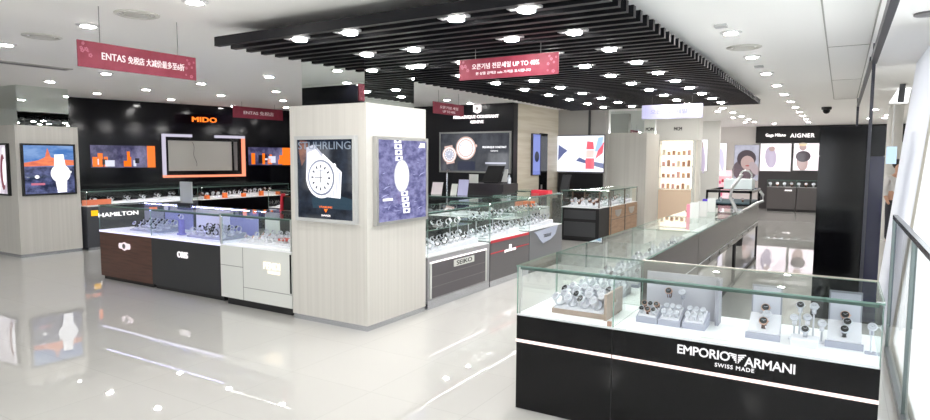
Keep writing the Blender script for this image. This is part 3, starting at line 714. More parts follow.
def small_watch(kind, x, y, z, label, group, rz=0., s=1.):
    cols = {'steel': (STEEL, DIALK, STEEL), 'silver': (STEEL, DIALW, STEEL), 'gold': (GOLD, DIALW, STRAPB), 'black': (STEEL, DIALK, STRAPK), 'white': (GOLD, DIALW, CUSH)}[kind]
    if kind not in SMALL:
        mb = MB(); ax = Vector((0, -.8, .6))
        n = 10
        for i in range(n):
            a, b = 2 * PI * i / n, 2 * PI * (i + 1) / n
            P = lambda t, r: Vector((0, r * math.cos(t), .032 + r * math.sin(t)))
            mb.add([P(a, .032) + Vector((-.01, 0, 0)), P(a, .032) + Vector((.01, 0, 0)), P(b, .032) + Vector((.01, 0, 0)), P(b, .032) + Vector((-.01, 0, 0)),
                    P(a, .027) + Vector((-.01, 0, 0)), P(a, .027) + Vector((.01, 0, 0)), P(b, .027) + Vector((.01, 0, 0)), P(b, .027) + Vector((-.01, 0, 0))], [(0, 1, 2, 3), (7, 6, 5, 4), (0, 3, 7, 4), (1, 5, 6, 2)], cols[2])
        c = Vector((0, -.022, .048))
        mb.lathe([(.022, 0), (.024, .008), (.02, .011), (.001, .011)], c, cols[0], 14, ax)
        mb.lathe([(.018, .0112), (.018, .012), (.001, .012)], c, cols[1], 14, ax)
        o = mb.build('wristwatch', org=(0, 0, 0)); SMALL[kind] = o; KIDS[o.name] = []
        tag(o, label, 'watch', group); o.location = (x, y, z); o.rotation_euler = (0, 0, rz); o.scale = (s, s, s); return o
    o = copy_tree(SMALL[kind], (x, y, z), rz, label, group); o.scale = (s, s, s); return o

# ================================================================== ISLAND (right foreground)
IX0, IX1, IY0, IY1 = -1.83, .22, 3.71, 4.38
ZC, ZT = .655, .975
DIVX = AT(612.5, 330, 'Y', IY0).x
isl = counter('long black island counter in the foreground with glass case and white lettering', IX0, IX1, IY0, IY1, ZC, ZT, BLACK, 'NSEW', DECKW, em('led_strip_soft', (255, 252, 250), 13.0), 'S', ph=.0, inset=.0, plinth=BLACKM)
for c in list(isl.children):
    if c.name.startswith('plinth'): bpy.data.objects.remove(c)
mb = MB(); mb.box(IX0 - .002, DIVX - .003, IY0 - .004, IY0, .462, .482, LEDP); mb.box(DIVX + .003, IX1 + .001, IY0 - .004, IY0, .462, .482, LEDP); mb.build('light_line', isl, 'thin glowing line across the black front')
mb = MB(); mb.box(DIVX - .002, DIVX + .002, IY0 - .0012, IY0, 0, .64, mat('joint_black', (8, 8, 9), .6)); mb.build('panel_joint', isl)
mb = MB(); panel(mb, DIVX - .004, DIVX + .004, IY0 + .008, IY1 - .008, ZC, ZT); mb.build('glass_divider', isl)
MB().box(IX0 + .66, IX1, IY1 - .025, IY1 + .004, ZT + .010, ZT + .014, mat('warm_aluminium', (190, 184, 172), .4, .5)).build('rear_trim', isl)
MB().box(IX0 + .01, IX0 + .022, IY0 + .01, IY0 + .022, ZC, ZT, ALU).build('corner_trim', isl)
MB().box(DIVX - .04, DIVX - .015, IY0 + .012, IY0 + .03, ZC, ZC + .03, GOLD).build('lock', isl, 'small brass lock')
fi = Fr((0, IY0, 0), (1, 0, 0))
LW = em('letter_white', (245, 242, 244), .95)
lettering('EMPORIO', fi, -.630, .588, .285, .052, LW, isl, d=.001, ext=.006, bold=.014, sp=.95)
lettering('ARMANI', fi, -.285, .575, .25, .052, LW, isl, d=.001, ext=.006, bold=.014, sp=.95)
mb = MB()                                              # striped winged emblem between the words
ec, ev = -.448, .583
for k in range(5):
    v = ev + .024 - .011 * k; hw = .046 - .009 * k
    for s_ in (-1, 1): fi.poly(mb, [(ec + s_ * .004, v - .006), (ec + s_ * hw, v), (ec + s_ * (hw - .004), v + .006), (ec + s_ * .004, v)], .001, LW, .006)
mb.build('emblem', isl)
lettering('SWISS MADE', fi, -.462, .530, .205, .022, LW, isl, d=.001, ext=.005, bold=.012, sp=1.15)

# trays and stands inside the front case
def tray(label, x0, x1, y0, y1, z, m, h=.03, back=None, group=None):
    r = thing('watch_tray', label, 'tray', ((x0 + x1) / 2, (y0 + y1) / 2, z), group)
    mb = MB(); mb.prism([(x0, y0, z), (x0, y1, z), (x0, y1, z + h + .05), (x0, y0, z + h)], (x1 - x0, 0, 0), m); mb.build('base', r)
    mb = MB(); mb.prism([(x0 + .012, y0 + .012, z + h + .001), (x0 + .012, y1 - .012, z + h + .045), (x0 + .012, y1 - .012, z + h + .058), (x0 + .012, y0 + .012, z + h + .014)], (x1 - x0 - .024, 0, 0), CUSH); mb.build('cushion', r)
    if back: mb = MB(); mb.box(x0 + back[0], x1 - back[0], y1, y1 + .012, z, z + back[1], back[2]); mb.build('back_board', r)
    return r
tray('long taupe tray full of round silver watches at the left end of the island case', -1.64, -1.27, 3.86, 4.16, ZC, TAUPE, .03)
MB_ = MB().box(-1.268, -1.25, 3.84, 4.18, ZC, ZC + .17, TAUPE); tag(MB_.build('side_board'), 'upright taupe board at the right end of the taupe tray', 'board')
k = 0
for j, yy in enumerate((3.90, 3.98, 4.06, 4.13)):
    for i in range(4):
        x = -1.60 + .088 * i + .03 * (j % 2)
        if x > -1.28: continue
        put_watch(['silver', 'silver', 'steel', 'silver'][(i + j) % 4], x, yy, ZC + .046 + (yy - 3.88) * .15, 'large round silver watch leaning on the taupe tray, %s row' % ['front', 'second', 'third', 'rear'][j], 'watches on the taupe tray', rz=-.5, s=1.3); k += 1
# middle group
WB_ = thing('logo_board', 'white upright board behind three small watch trays in the island case', 'display board', (-.93, 4.2, ZC))
MB().box(-1.09, -.635, 4.20, 4.215, ZC, ZT - .03, mat('board_white', (184, 184, 194), .5)).build('board', WB_)
MB().box(-.635, -.615, 4.10, 4.215, ZC, ZT - .03, mat('board_side', (150, 150, 160), .5)).build('side_wing', WB_)
lettering('EMPORIO ARMANI', Fr((0, 4.2, 0), (1, 0, 0)), -.93, .90, .3, .018, LGREY, WB_, d=.001, ext=.001)
tw = [('steel', 'goldk'), ('silver', 'white'), ('white', 'silver')]
for t, (x0, lb) in enumerate(((-1.085, 'left of three small white watch trays in front of the white board'), (-.945, 'middle of three small white watch trays in front of the white board'), (-.80, 'right of three small white watch trays in front of the white board'))):
    tray(lb, x0, x0 + .135, 3.93, 4.10, ZC, CUSHG, .035, group='small white watch trays')
    for j in range(2):
        for i in range(3):
            put_watch(tw[t][(i + j) % 2], x0 + .028 + .040 * i, 3.965 + .07 * j, ZC + .05 + .022 * j, ['steel and bronze toned watch on the left small tray of the island', 'silver watch on the middle small tray of the island', 'pale strapped watch on the right small tray of the island'][t], 'watches on small tray %s' % ['left', 'middle', 'right'][t], rz=.1 - .1 * i, s=.78)
def watch_stand(label, x, y, z, h, m=CUSHG):
    r = thing('watch_stand', label, 'stand', (x, y, z))
    MB().rbox(x - .028, x + .028, y - .025, y + .025, z, z + .008, .006, m).build('foot', r)
    MB().cyl((x, y, z + .008), (x, y, z + h - .03), .005, STEEL, n=10).build('stem', r)
    n = 12; mb = MB(); mb.tube([(x, y + .026 * math.cos(.5 + a * 5.3 / n), z + h + .004 + .026 * math.sin(.5 + a * 5.3 / n)) for a in range(n + 1)], .006, m, 8); mb.build('cuff', r, smooth=True)
    return r
for i, (x, kd, lb) in enumerate(((-.925, 'goldk', 'bronze cased'), (-.84, 'silver', 'silver'))):
    watch_stand('left stem stand before the white board' if i == 0 else 'right stem stand before the white board', x, 4.13, ZC, .165)
    put_watch(kd, x, 4.13, ZC + .138, lb + ' watch raised on a stem stand before the white board', 'raised watches')
def tower(label, x, y, w_, wl, kinds):
    r = thing('watch_display', label, 'watch display', (x, y, ZC))
    MB().box(x - w_ / 2, x + w_ / 2, y + .07, y + .088, ZC, ZT - .03, mat('tower_grey', (130, 132, 142), .4)).build('back_board', r)
    MB().box(x - w_ / 2 + .008, x + w_ / 2 - .008, y + .066, y + .07, ZC + .02, ZT - .04, mat('tower_face', (176, 178, 190), .5)).build('face', r)
    mb = MB(); mb.prism([(x - w_ / 2, y - .09, ZC), (x - w_ / 2, y + .066, ZC), (x - w_ / 2, y + .066, ZC + .12), (x - w_ / 2, y - .09, ZC + .045)], (w_, 0, 0), CUSH); mb.build('cushion', r)
    MB().box(x - w_ / 2 - .01, x + w_ / 2 + .01, y - .11, y - .091, ZC, ZC + .035, CUSHG).build('front_edge', r)
    for j, (kd, dz, dy) in enumerate(kinds):
        put_watch(kd, x + (.0 if j != 1 else .012), y + dy, ZC + dz, wl % ['lower', 'middle', 'upper'][j], 'watches on towers', s=1.05)
    return r
tower('grey upright watch display with bronze watch left of the stemmed watches', -.345, 4.03, .165, '%s watch on the left upright grey display', [('goldk', .055, -.06), ('white', .085, .0), ('goldk', .115, .035)])
tower('grey upright watch display with dark dials at the right end of the island', .06, 4.08, .165, '%s watch on the right upright grey display', [('black', .055, -.06), ('steel', .085, .0), ('goldk', .115, .035)])
mb = MB(); mb.rbox(-.20, -.06, 3.88, 4.00, ZC, ZC + .045, .008, CUSH); tag(mb.build('display_block'), 'low white block under the cluster of standing watches', 'display block')
for i, (x, y, z, kd, st) in enumerate(((-.165, 4.1, .155, 'steel', 1), (-.095, 4.1, .155, 'silver', 1), (-.19, 4.04, .09, 'white', 1), (-.125, 4.06, .095, 'white', 1), (-.05, 4.04, .075, 'white', 1))):
    watch_stand('%s stem stand in the cluster between the two upright displays' % ['rear left', 'rear right', 'front left', 'centre', 'front right'][i], x, y, ZC, z + .02, CUSH)
    put_watch(kd, x, y, ZC + z - .006, '%s standing watch in the cluster between the two upright displays' % ['rear left', 'rear right', 'front left', 'centre', 'front right'][i], 'clustered watches')
put_watch('steel', -.13, 3.95, ZC + .045, 'dark dial watch lying on the low white block', 'clustered watches')
watch_stand('clear stem stand at the right corner of the island case', .185, 3.95, ZC, .13, CUSHG)
put_watch('silver', .185, 3.95, ZC + .104, 'silver watch on a stand at the right corner of the island', 'clustered watches')
tag(MB().prism([(-.66, 3.76, ZC), (-.5, 3.76, ZC), (-.5, 3.79, ZC + .002), (-.66, 3.79, ZC + .002)], (0, 0, .003), WHITEG).build('price_card'), 'flat white card near the front glass of the island', 'card')

# left arm of the island
INK = mat('island_inner', (44, 36, 40), .15)
arm = [(4.39, 6.39), (6.40, 9.0), (9.01, 11.6)]
for i, (y0, y1) in enumerate(arm):
    lb = ['glass topped island arm unit joining the black front counter', 'middle glass topped unit of the island arm', 'far glass topped unit of the island arm'][i]
    r = counter(lb, -1.83, -1.17, y0, y1, ZC, ZT, INK, 'NSW', DECKW, LEDW, 'E', ph=.08 if i == 0 else .58, group='island arm units')
    MB().box(-1.185, -1.17, y0, y1, ZC, ZT, INK).build('rear_panel', r, 'dark opaque rear panel')
    MB().box(-1.2, -1.172, y0 + .01, y1 - .01, ZT - .03, ZT - .002, ALU).build('case_trim', r)
    mb = MB()
    for k in range(1, 4):
        yy = y0 + (y1 - y0) * k / 4; mb.box(-1.171, -1.167, yy - .004, yy + .004, .08 if i == 0 else .6, ZC - .02, BLACKM)
    mb.build('door_joint', r)
    if i:
        for c in list(r.children):
            if c.name.startswith('plinth'): bpy.data.objects.remove(c)
        for lx in (-1.82, -1.20):
            for ly in (y0 + .02, y1 - .05): MB().box(lx, lx + .03, ly, ly + .03, 0, .58, BLACKM).build('leg', r)
            MB().box(lx, lx + .03, y0 + .05, y1 - .05, .02, .05, BLACKM).build('floor_rail', r)
    rr = random.Random(i)
    for k in range((4, 3, 0)[i]):
        yy = y0 + .25 + .47 * k
        tray('white cushion tray %s inside the %s island arm unit' % (['nearest', 'second', 'third', 'fourth'][k], ['nearest', 'middle', 'far'][i]), -1.72, -1.36, yy - .13, yy + .13, ZC, CUSHG if (k + i) % 2 else CUSH, .02, group='arm trays')
        for a in range(4 - i):
            for b in range(2):
                put_watch(rr.choice(['silver', 'steel', 'white', 'silver']), -1.67 + .09 * a, yy - .07 + .12 * b, ZC + .036 + .022 * b, 'silver toned watch, %s cushion tray of %s island arm unit, %s row' % (['nearest', 'second', 'third', 'fourth'][k], ['nearest', 'middle', 'far'][i], ['near', 'rear'][b]), 'watches on the %s tray of the %s arm unit' % (['nearest', 'second', 'third', 'fourth'][k], ['nearest', 'middle', 'far'][i]), rz=-.6, s=1.1)

# things on the island arm
rr = random.Random(5)
for i, px in enumerate([(694, 218), (702, 216.5), (711, 212)]):
    p = AT(*px, 'Z', ZT + .01); p.z = ZT + .010
    mb = MB(); mb.prism([p + Vector((-.05, 0, 0)), p + Vector((.05, .02, 0)), p + Vector((.05, .05, .0)), p + Vector((-.05, .03, 0))], (0, 0, .19), WHITEG)
    tag(mb.build('leaflet_holder'), 'white leaflet holder on the island arm, %s of three' % ['leftmost', 'middle', 'rightmost'][i], 'leaflet holder')
p = AT(689, 217, 'Z', ZT + .01); tag(MB().rbox(p.x - .03, p.x + .03, p.y - .02, p.y + .02, ZT + .01, ZT + .17, .01, mat('pink_box', (240, 150, 170), .4)).build('pink_box'), 'small pink box beside the white leaflet holders', 'box')
p = AT(706, 207, 'Z', ZT + .01); tag(MB().rbox(p.x - .05, p.x + .05, p.y - .04, p.y + .04, ZT + .01, ZT + .13, .015, mat('violet_box', (84, 60, 190), .4)).build('violet_box'), 'small violet box behind the leaflet holders', 'box')
# black framed glass case at the arm's far end
bx0, bx1, by0, by1 = -1.80, -1.14, 10.3, 11.5
bc = thing('tabletop_showcase', 'low black framed glass showcase standing at the far end of the island arm', 'showcase', ((bx0 + bx1) / 2, (by0 + by1) / 2, ZT + .01))
z0 = ZT + .01
MB().box(bx0, bx1, by0, by1, z0, z0 + .03, BLACK).build('base', bc)
for x in (bx0, bx1 - .03):
    for y in (by0, by1 - .03): MB().box(x, x + .03, y, y + .03, z0 + .03, z0 + .24, BLACK).build('post', bc)
mb = MB(); mb.box(bx0, bx1, by0, by0 + .04, z0 + .20, z0 + .24, BLACK); mb.box(bx0, bx1, by1 - .04, by1, z0 + .20, z0 + .24, BLACK); mb.box(bx0, bx0 + .04, by0, by1, z0 + .2, z0 + .24, BLACK); mb.box(bx1 - .04, bx1, by0, by1, z0 + .2, z0 + .24, BLACK); mb.build('top_frame', bc)
mb = MB(); mb.box(bx0 + .04, bx1 - .04, by0 + .04, by1 - .04, z0 + .03, z0 + .045, mat('teal_velvet', (60, 84, 92), .6)); mb.build('velvet_floor', bc)
for i, (x, kd) in enumerate(((-1.62, 'silver'), (-1.45, 'steel'), (-1.3, 'gold'))):
    small_watch(kd, x, 10.6, z0 + .045, ['left', 'middle', 'right'][i] + ' watch inside the low black framed showcase', 'showcase watches')
# bent chrome tube sculpture on the arm
cs = thing('chrome_tube_stand', 'bent silver tube stand rising from the island arm', 'stand', AT(738, 216, 'Y', 9.0))
path = [AT(x, y, 'Y', 9.0) for x, y in ((738, 215), (734, 205), (730, 197), (732, 188), (738, 180), (742, 174))]
MB().tube(path, .022, ALU, 10).build('tube', cs, smooth=True)
path = [AT(x, y, 'Y', 9.0) for x, y in ((738, 213), (748, 208), (757, 203), (763, 201), (763, 195), (760, 191))]
MB().tube(path, .018, ALU, 10).build('tube', cs, smooth=True)
mb = MB(); b_ = AT(738, 216, 'Y', 9.0); mb.cyl((b_.x, b_.y, ZT + .010), (b_.x, b_.y, max(b_.z, ZT + .03)), .06, ALU, n=20); mb.build('foot', cs)
cs2 = thing('acrylic_riser', 'pale acrylic riser with looped ribbon on the black framed showcase', 'riser', (-1.42, 11.0, z0 + .24))
MB().box(-1.62, -1.2, 10.8, 11.2, z0 + .24, z0 + .40, mat('acrylic_white', (216, 226, 226), .2)).build('block', cs2)
MB().tube([(-1.32 + .09 * math.cos(a), 11.0, z0 + .45 + .09 * math.sin(a)) for a in [k * .45 - .6 for k in range(10)]], .014, ALU, 8).build('loop', cs2, smooth=True)
# bin
p = AT(733, 229, 'Y', 12.6)
mb = MB(); c = Vector((-1.75, 13.3, 0)); mb.lathe([(.14, 0), (.17, .42), (.16, .42), (.135, .02), (.001, .02)], c, BLACKM, 20); 
tag(mb.build('waste_bin', smooth=True), 'black waste bin on the floor beyond the island arm', 'bin')

# ================================================================== LEFT FRONT COUNTERS
VB = mat('violet_back', (150, 150, 205), .4)
xa, xb, xc, xd = -8.74, -7.54, -6.235, -4.92
c1 = counter('brown wood fronted glass counter at the left end of the row', xa, xb - .003, 4.68, 5.35, .685, 1.02, BROWNW, 'NSEW', DECKW, LEDV, 'SN', ph=.05)
c2 = counter('black fronted glass counter between the brown and white counters', xb, xc + .10, 4.68, 5.35, .685, 1.02, mat('oris_black', (40, 41, 44), .3), 'NSEW', DECKW, LEDV, 'SN', ph=.05)
c3 = counter('white drawer fronted glass counter next to the middle pillar', xc + .16, xd, 4.60, 5.35, .70, 1.04, WHITEG, 'NSEW', DECKW, LEDW, 'S', ph=.09, postm=ALU, inset=.05)
f1 = Fr((0, 4.68, 0), (1, 0, 0)); f3 = Fr((0, 4.60, 0), (1, 0, 0))
mb = MB(); cu, cv = -8.14, .50
f1.poly(mb, [(cu - .13, cv), (cu - .12, cv + .035), (cu - .05, cv + .04), (cu, cv + .055), (cu + .05, cv + .04), (cu + .12, cv + .035), (cu + .13, cv), (cu + .12, cv - .035), (cu + .05, cv - .04), (cu, cv - .06), (cu - .05, cv - .04), (cu - .12, cv - .035)], .001, em('badge_white', (240, 220, 225), .95), .012)
mb.build('badge', c1, 'white winged badge'); 
mb = MB(); f1.ell(mb, cu, cv, .035, .035, .014, MIDGREY, 12, .004); mb.build('badge_centre', c1)
lettering('ORIS', f1, -6.89, .49, .20, .075, em('oris_white', (250, 240, 244), 1.), c2, d=.001, ext=.012, bold=.014)
mb = MB(); f1.rect(mb, xa, xb - .005, .660, .685, .0, .006, em('edge_glow_violet', (226, 222, 255), 1.3)); mb.build('edge_light', c1)
mb = MB(); f1.rect(mb, xb, xc + .10, .660, .685, .0, .006, em('edge_glow_violet', (226, 222, 255), 1.3)); mb.build('edge_light', c2)
JG = mat('joint_grey', (120, 120, 118), .5)
mb = MB(); xm = -5.69
f3.rect(mb, xm - .003, xm + .003, .09, .685, 0, .0015, JG); f3.rect(mb, xc + .16, xm, .46, .466, 0, .0015, JG); f3.rect(mb, xm, xd, .235, .241, 0, .0015, JG); mb.build('drawer_joint', c3)
mb = MB(); f3.rect(mb, xd - .03, xd - .005, .25, .67, 0, .002, BLACK); mb.build('edge_strip', c3)
lettering('FENDI', f3, -5.22, .52, .25, .075, em('fendi_white', (255, 240, 215), 1.3), c3, d=.001, ext=.01, bold=.014)
lettering('TIMEPIECES', f3, -5.19, .45, .19, .03, em('fendi_white', (255, 240, 215), 1.3), c3, d=.001, ext=.01, bold=.014)
MB().box(xc + .17, xc + .42, 5.25, 5.262, .705, 1.02, mat('case_back_pale', (206, 212, 206), .4)).build('back_board', c3)
MB().box(-8.7, -8.25, 5.31, 5.325, .69, .99, mat('case_back_grey', (150, 150, 168), .5)).build('back_panel', c1)
MB().box(-8.2, -7.58, 5.31, 5.325, .69, .99, VB).build('back_panel', c1)
MB().box(-7.5, -6.82, 5.31, 5.325, .69, .99, mat('case_back_lit', (228, 226, 246), .5)).build('back_panel', c2)
MB().box(-6.8, -6.27, 5.31, 5.325, .69, .99, VB).build('back_panel', c2)
lettering('ORIS', Fr((0, 5.31, 0), (1, 0, 0)), -6.42, .93, .14, .05, WHITEG, c2, d=.001, ext=.002, bold=.02)
rr = random.Random(11)
def pads(label, wlabel, grp, x0, x1, y0, y1, z, nx, ny, kinds, rz=0., mm=CUSH, s=1.2, cards=None):
    """a cushioned tray with rows of watches"""
    r = thing('watch_tray', label, 'tray', ((x0 + x1) / 2, (y0 + y1) / 2, z))
    mb = MB(); mb.prism([(x0, y0, z), (x0, y1, z), (x0, y1, z + .07), (x0, y0, z + .02)], (x1 - x0, 0, 0), mm); mb.build('base', r)
    mb = MB()
    for i in range(nx):
        for j in range(ny):
            x = x0 + (x1 - x0) * (i + .5) / nx; y = y0 + (y1 - y0) * (j + .5) / ny; zz = z + .02 + .05 * (y - y0) / (y1 - y0)
            mb.rbox(x - .03, x + .03, y - .025, y + .025, zz - .01, zz + .018, .006, CUSH)
    mb.build('cushion', r)
    for i in range(nx):
        for j in range(ny):
            x = x0 + (x1 - x0) * (i + .5) / nx; y = y0 + (y1 - y0) * (j + .5) / ny; zz = z + .02 + .05 * (y - y0) / (y1 - y0) + .014
            small_watch(rr.choice(kinds), x, y, zz, wlabel + ', ' + (['front row', 'second row', 'third row'][j] if ny <= 3 else ['near', 'second', 'third', 'fourth', 'fifth', 'sixth', 'seventh', 'farthest'][j] + ' pair'), grp, rz + rr.uniform(-.2, .2), s)
    return r
pads('pale tray of dark watches in the right half of the brown counter', 'dark dial watch in rows inside the brown fronted counter', 'watches in the brown fronted counter', -8.3, -7.65, 4.85, 5.2, .686, 5, 3, ['steel', 'black', 'steel'], mm=CUSHG)
pads('pale tray of silver watches in the right half of the black counter', 'silver or dark watch in rows inside the black fronted counter', 'watches in the black fronted counter', -7.05, -6.35, 4.85, 5.2, .686, 5, 3, ['steel', 'silver', 'black'], mm=CUSHG)
pads('broad white tray in the white drawer fronted counter', 'small pale watch in rows inside the white drawer counter', 'watches in the white drawer counter', -5.95, -5.0, 4.76, 5.2, .70, 8, 3, ['white', 'silver', 'white', 'silver'], s=.8)
tag(MB().rbox(-5.42, -5.28, 4.86, 4.96, .755, .78, .01, mat('dusty_red', (190, 80, 70), .5)).build('jewel_pad'), 'small dusty red pad among the pale watches of the white counter', 'pad')
def bust(label, x, y, z, m, h=.16):
    r = thing('watch_bust', label, 'stand', (x, y, z))
    MB().rbox(x - .05, x + .05, y - .04, y + .04, z, z + .02, .01, m).build('foot', r)
    MB().rbox(x - .04, x + .04, y - .03, y + .03, z + .02, z + h, .02, m).build('body', r, smooth=True)
bust('violet upright watch holder at the left of the black counter', -7.3, 4.95, .685, mat('violet_pad', (120, 120, 180), .5), .2)
small_watch('steel', -7.3, 4.95, .885, 'watch perched on the violet upright holder', 'perched watch')
# things on top of this row
mn = thing('desk_monitor', 'black monitor with red sides on the white counter by the pillar', 'monitor', (-5.55, 5.15, 1.05))
MB().box(-5.62, -5.30, 5.14, 5.16, 1.075, 1.24, BLACK).build('screen', mn)
MB().prism([(-5.66, 5.12, 1.055), (-5.635, 5.12, 1.055), (-5.615, 5.12, 1.27), (-5.635, 5.12, 1.27)], (0, .05, 0), RED).build('red_side', mn, 'red side bar')
MB().prism([(-5.27, 5.12, 1.055), (-5.245, 5.12, 1.055), (-5.27, 5.12, 1.27), (-5.295, 5.12, 1.27)], (0, .05, 0), RED).build('red_side', mn, 'red side bar')
MB().box(-5.62, -5.28, 5.11, 5.18, 1.05, 1.07, BLACKM).build('foot', mn)
cd = thing('card_stand', 'grey upright card on black foot standing on the black counter', 'card stand', (-6.95, 5.28, 1.04))
p0 = AT(181, 202, 'Y', 5.2); p1 = AT(192, 182, 'Y', 5.2)
MB().box(p0.x, p1.x, 5.19, 5.205, 1.07, p1.z, mat('card_grey', (168, 172, 168), .4)).build('card', cd)
MB().box(p0.x - .01, p1.x + .01, 5.15, 5.25, 1.03, 1.075, BLACKM).build('foot', cd)

# ================================================================== COUNTERS ALONG THE NAVY WALL
hm = counter('dark grey counter with yellow square badge behind the brown counter', -12.15, -11.5, 5.95, 8.2, .80, 1.06, mat('hamilton_grey', (72, 74, 80), .35), 'NSEW', DECKW, LEDW, 'E', plinth=CHROME, ph=.05, inset=.01)
fh = Fr((-11.5, 0, 0), (0, 1, 0))
lettering('HAMILTON', fh, 6.52, .625, .74, .075, SIGNW, hm, d=.001, ext=.01, bold=.014)
mb = MB(); fh.rect(mb, 6.02, 6.14, .62, .72, .001, .012, em('badge_yellow', (250, 190, 40), 1.)); mb.build('badge', hm, 'yellow square badge')
m2 = counter('black counter with orange displays in front of the navy wall', -12.0, -11.4, 8.22, 10.6, .80, 1.06, BLACK, 'NSEW', DECKW, LEDW, 'E', plinth=CHROME, ph=.05, inset=.01)
mb = MB(); mb.box(-11.72, -11.70, 5.98, 6.5, .80, .90, mat('dull_orange', (196, 104, 72), .5)); tag(mb.build('orange_card'), 'orange upright panel inside the dark grey badge counter', 'panel')
pads('light tray of watches behind the yellow badge in the grey counter', 'watch in rows inside the dark grey badge counter', 'watches in the grey badge counter', -12.0, -11.75, 6.1, 8.0, .80, 2, 6, ['steel', 'silver', 'black'], rz=PI / 2, s=1.2)
pads('tray of watches on the black counter with orange displays', 'watch in rows inside the black and orange counter', 'watches in the black and orange counter', -11.95, -11.6, 8.4, 10.4, .80, 2, 7, ['steel', 'gold', 'silver'], rz=PI / 2, s=1.3)
for i, y in enumerate((8.4, 8.85, 9.35, 9.85, 10.35)):
    tag(MB().rbox(-11.58, -11.50, y, y + .09, .80, .88 + .03 * (i % 2), .01, ORANGE).build('orange_riser'), 'orange riser in the black counter before the navy wall, %s from the left' % ['first', 'second', 'third', 'fourth', 'fifth'][i], 'riser')
# cross counter joining behind the front row
x2 = counter('dark glass counter running behind the white drawer counter', -9.6, -6.2, 8.4, 9.0, .72, 1.05, DKGREY, 'NSEW', DECKW, LEDW, 'S')
pads('long tray inside the dark counter behind the front row', 'watch in the dark glass counter behind the front row', 'watches of the dark rear counter', -9.5, -7.0, 8.5, 8.8, .72, 8, 1, ['steel', 'gold', 'black'], s=1.3)
tag(MB().box(-11.0, -10.5, 10.4, 10.9, 0, 1.95, mat('tall_black', (30, 30, 34), .35)).build('tall_cabinet'), 'tall plain black cabinet at the right end of the navy wall', 'cabinet')

# ================================================================== CENTRE COUNTERS beside the middle pillar
GRB = mat('graphite', (84, 80, 84), .3)
s1 = counter('graphite counter with a white plaque right of the middle pillar', -4.50, -3.88, 5.62, 7.04, .60, 1.09, mat('counter_grey', (150, 150, 152), .35), 'NSEW', DECKW, LEDW, 'E', plinth=CHROME, ph=.10, inset=.0)
s2 = counter('grey counter with red edge next to the plaque counter', -4.50, -3.88, 7.06, 8.24, .62, 1.11, mat('counter_graphite', (92, 90, 92), .35), 'NSEW', DECKW, LEDW, 'E', plinth=CHROME, ph=.08, inset=.0)
s3 = counter('silver counter with curved trim at the far end of the middle row', -4.50, -3.88, 8.26, 9.5, .64, 1.13, mat('silver_grey', (120, 122, 126), .3, .3), 'NSEW', DECKW, LEDW, 'E', plinth=DKGREY, ph=.08, inset=.0)
fs = Fr((-3.88, 0, 0), (0, 1, 0))
mb = MB(); fs.rect(mb, 5.68, 6.92, .12, .52, .001, .008, GRB); mb.build('front_panel', s1, 'graphite ribbed front')
mb = MB()
for v in (.24, .36): fs.rect(mb, 5.68, 6.92, v, v + .006, .008, .010, MIDGREY)
mb.build('groove', s1)
mb = MB(); fs.rect(mb, 5.66, 6.94, .52, .535, .001, .016, SIGNW); fs.rect(mb, 5.66, 5.68, .12, .52, .001, .016, WHITEG); fs.rect(mb, 6.92, 6.94, .12, .52, .001, .016, WHITEG); mb.build('bright_edging', s1)
mb = MB(); fs.rect(mb, 6.15, 6.62, .415, .495, .01, .016, WHITEG); mb.build('plaque', s1)
lettering('SEIKO', fs, 6.385, .455, .36, .05, BLACKM, s1, d=.016, ext=.002, bold=.02)
mb = MB(); fs.rect(mb, 7.07, 8.23, .585, .62, .0005, .006, RED); fs.rect(mb, 7.07, 7.45, .44, .455, .0005, .006, RED); fs.rect(mb, 7.75, 8.23, .44, .455, .0005, .006, RED); mb.build('red_band', s2, 'red line along the front')
lettering('JEANRICHARD', fs, 7.63, .43, .34, .04, SIGNW, s2, d=.002, ext=.006, bold=.02)
mb = MB(); fs.poly(mb, [(7.60, .45), (7.66, .45), (7.66, .51), (7.60, .51)], .002, SIGNW, .006); mb.build('badge', s2)
mb = MB(); fs.poly(mb, [(8.40, .60), (9.3, .63), (9.2, .50), (9.0, .43), (8.72, .40), (8.6, .47), (8.5, .55)], .001, mat('pale_blue_trim', (176, 184, 204), .3), .012); mb.build('curved_trim', s3, 'pale curved plate')
lettering('TISSOT', fs, 8.88, .51, .3, .05, DKGREY, s3, d=.014, ext=.002, bold=.02)
for nm, (y0, y1, z, l1, l2) in dict(a=(5.75, 6.95, .60, 'tray of watches in the plaque counter', 'steel watch in rows inside the white plaque counter'), b=(7.15, 8.15, .62, 'tray of watches in the red edged counter', 'watch in rows inside the red edged counter'), c=(8.35, 9.4, .64, 'tray of watches in the curved trim counter', 'watch in rows inside the curved trim counter')).items():
    pads('pale ' + l1, l2, l2 + 's', -4.35, -4.0, y0, y1, z, 2, 8, ['steel', 'steel', 'silver', 'black'], rz=PI / 2, mm=CUSH, s=1.25)
    rg = thing('glass_shelf', 'glass shelf upper level above the ' + l1, 'shelf', (-4.3, (y0 + y1) / 2, z + .24))
    mb = MB(); panel(mb, -4.47, -4.12, y0 - .05, y1 + .05, z + .24, z + .246); mb.build('pane', rg)
    mb = MB()
    for yy in (y0, y1):
        mb.cyl((-4.44, yy, z), (-4.44, yy, z + .24), .006, STEEL, n=8); mb.cyl((-4.15, yy, z), (-4.15, yy, z + .24), .006, STEEL, n=8)
    mb.build('support', rg)
    for k in range(6): small_watch(rr.choice(['steel', 'silver', 'black']), -4.28, y0 + .08 + (y1 - y0 - .16) * k / 5, z + .246, l2.replace('in rows', 'on the glass shelf'), 'shelf ' + l2, PI / 2, 1.25)
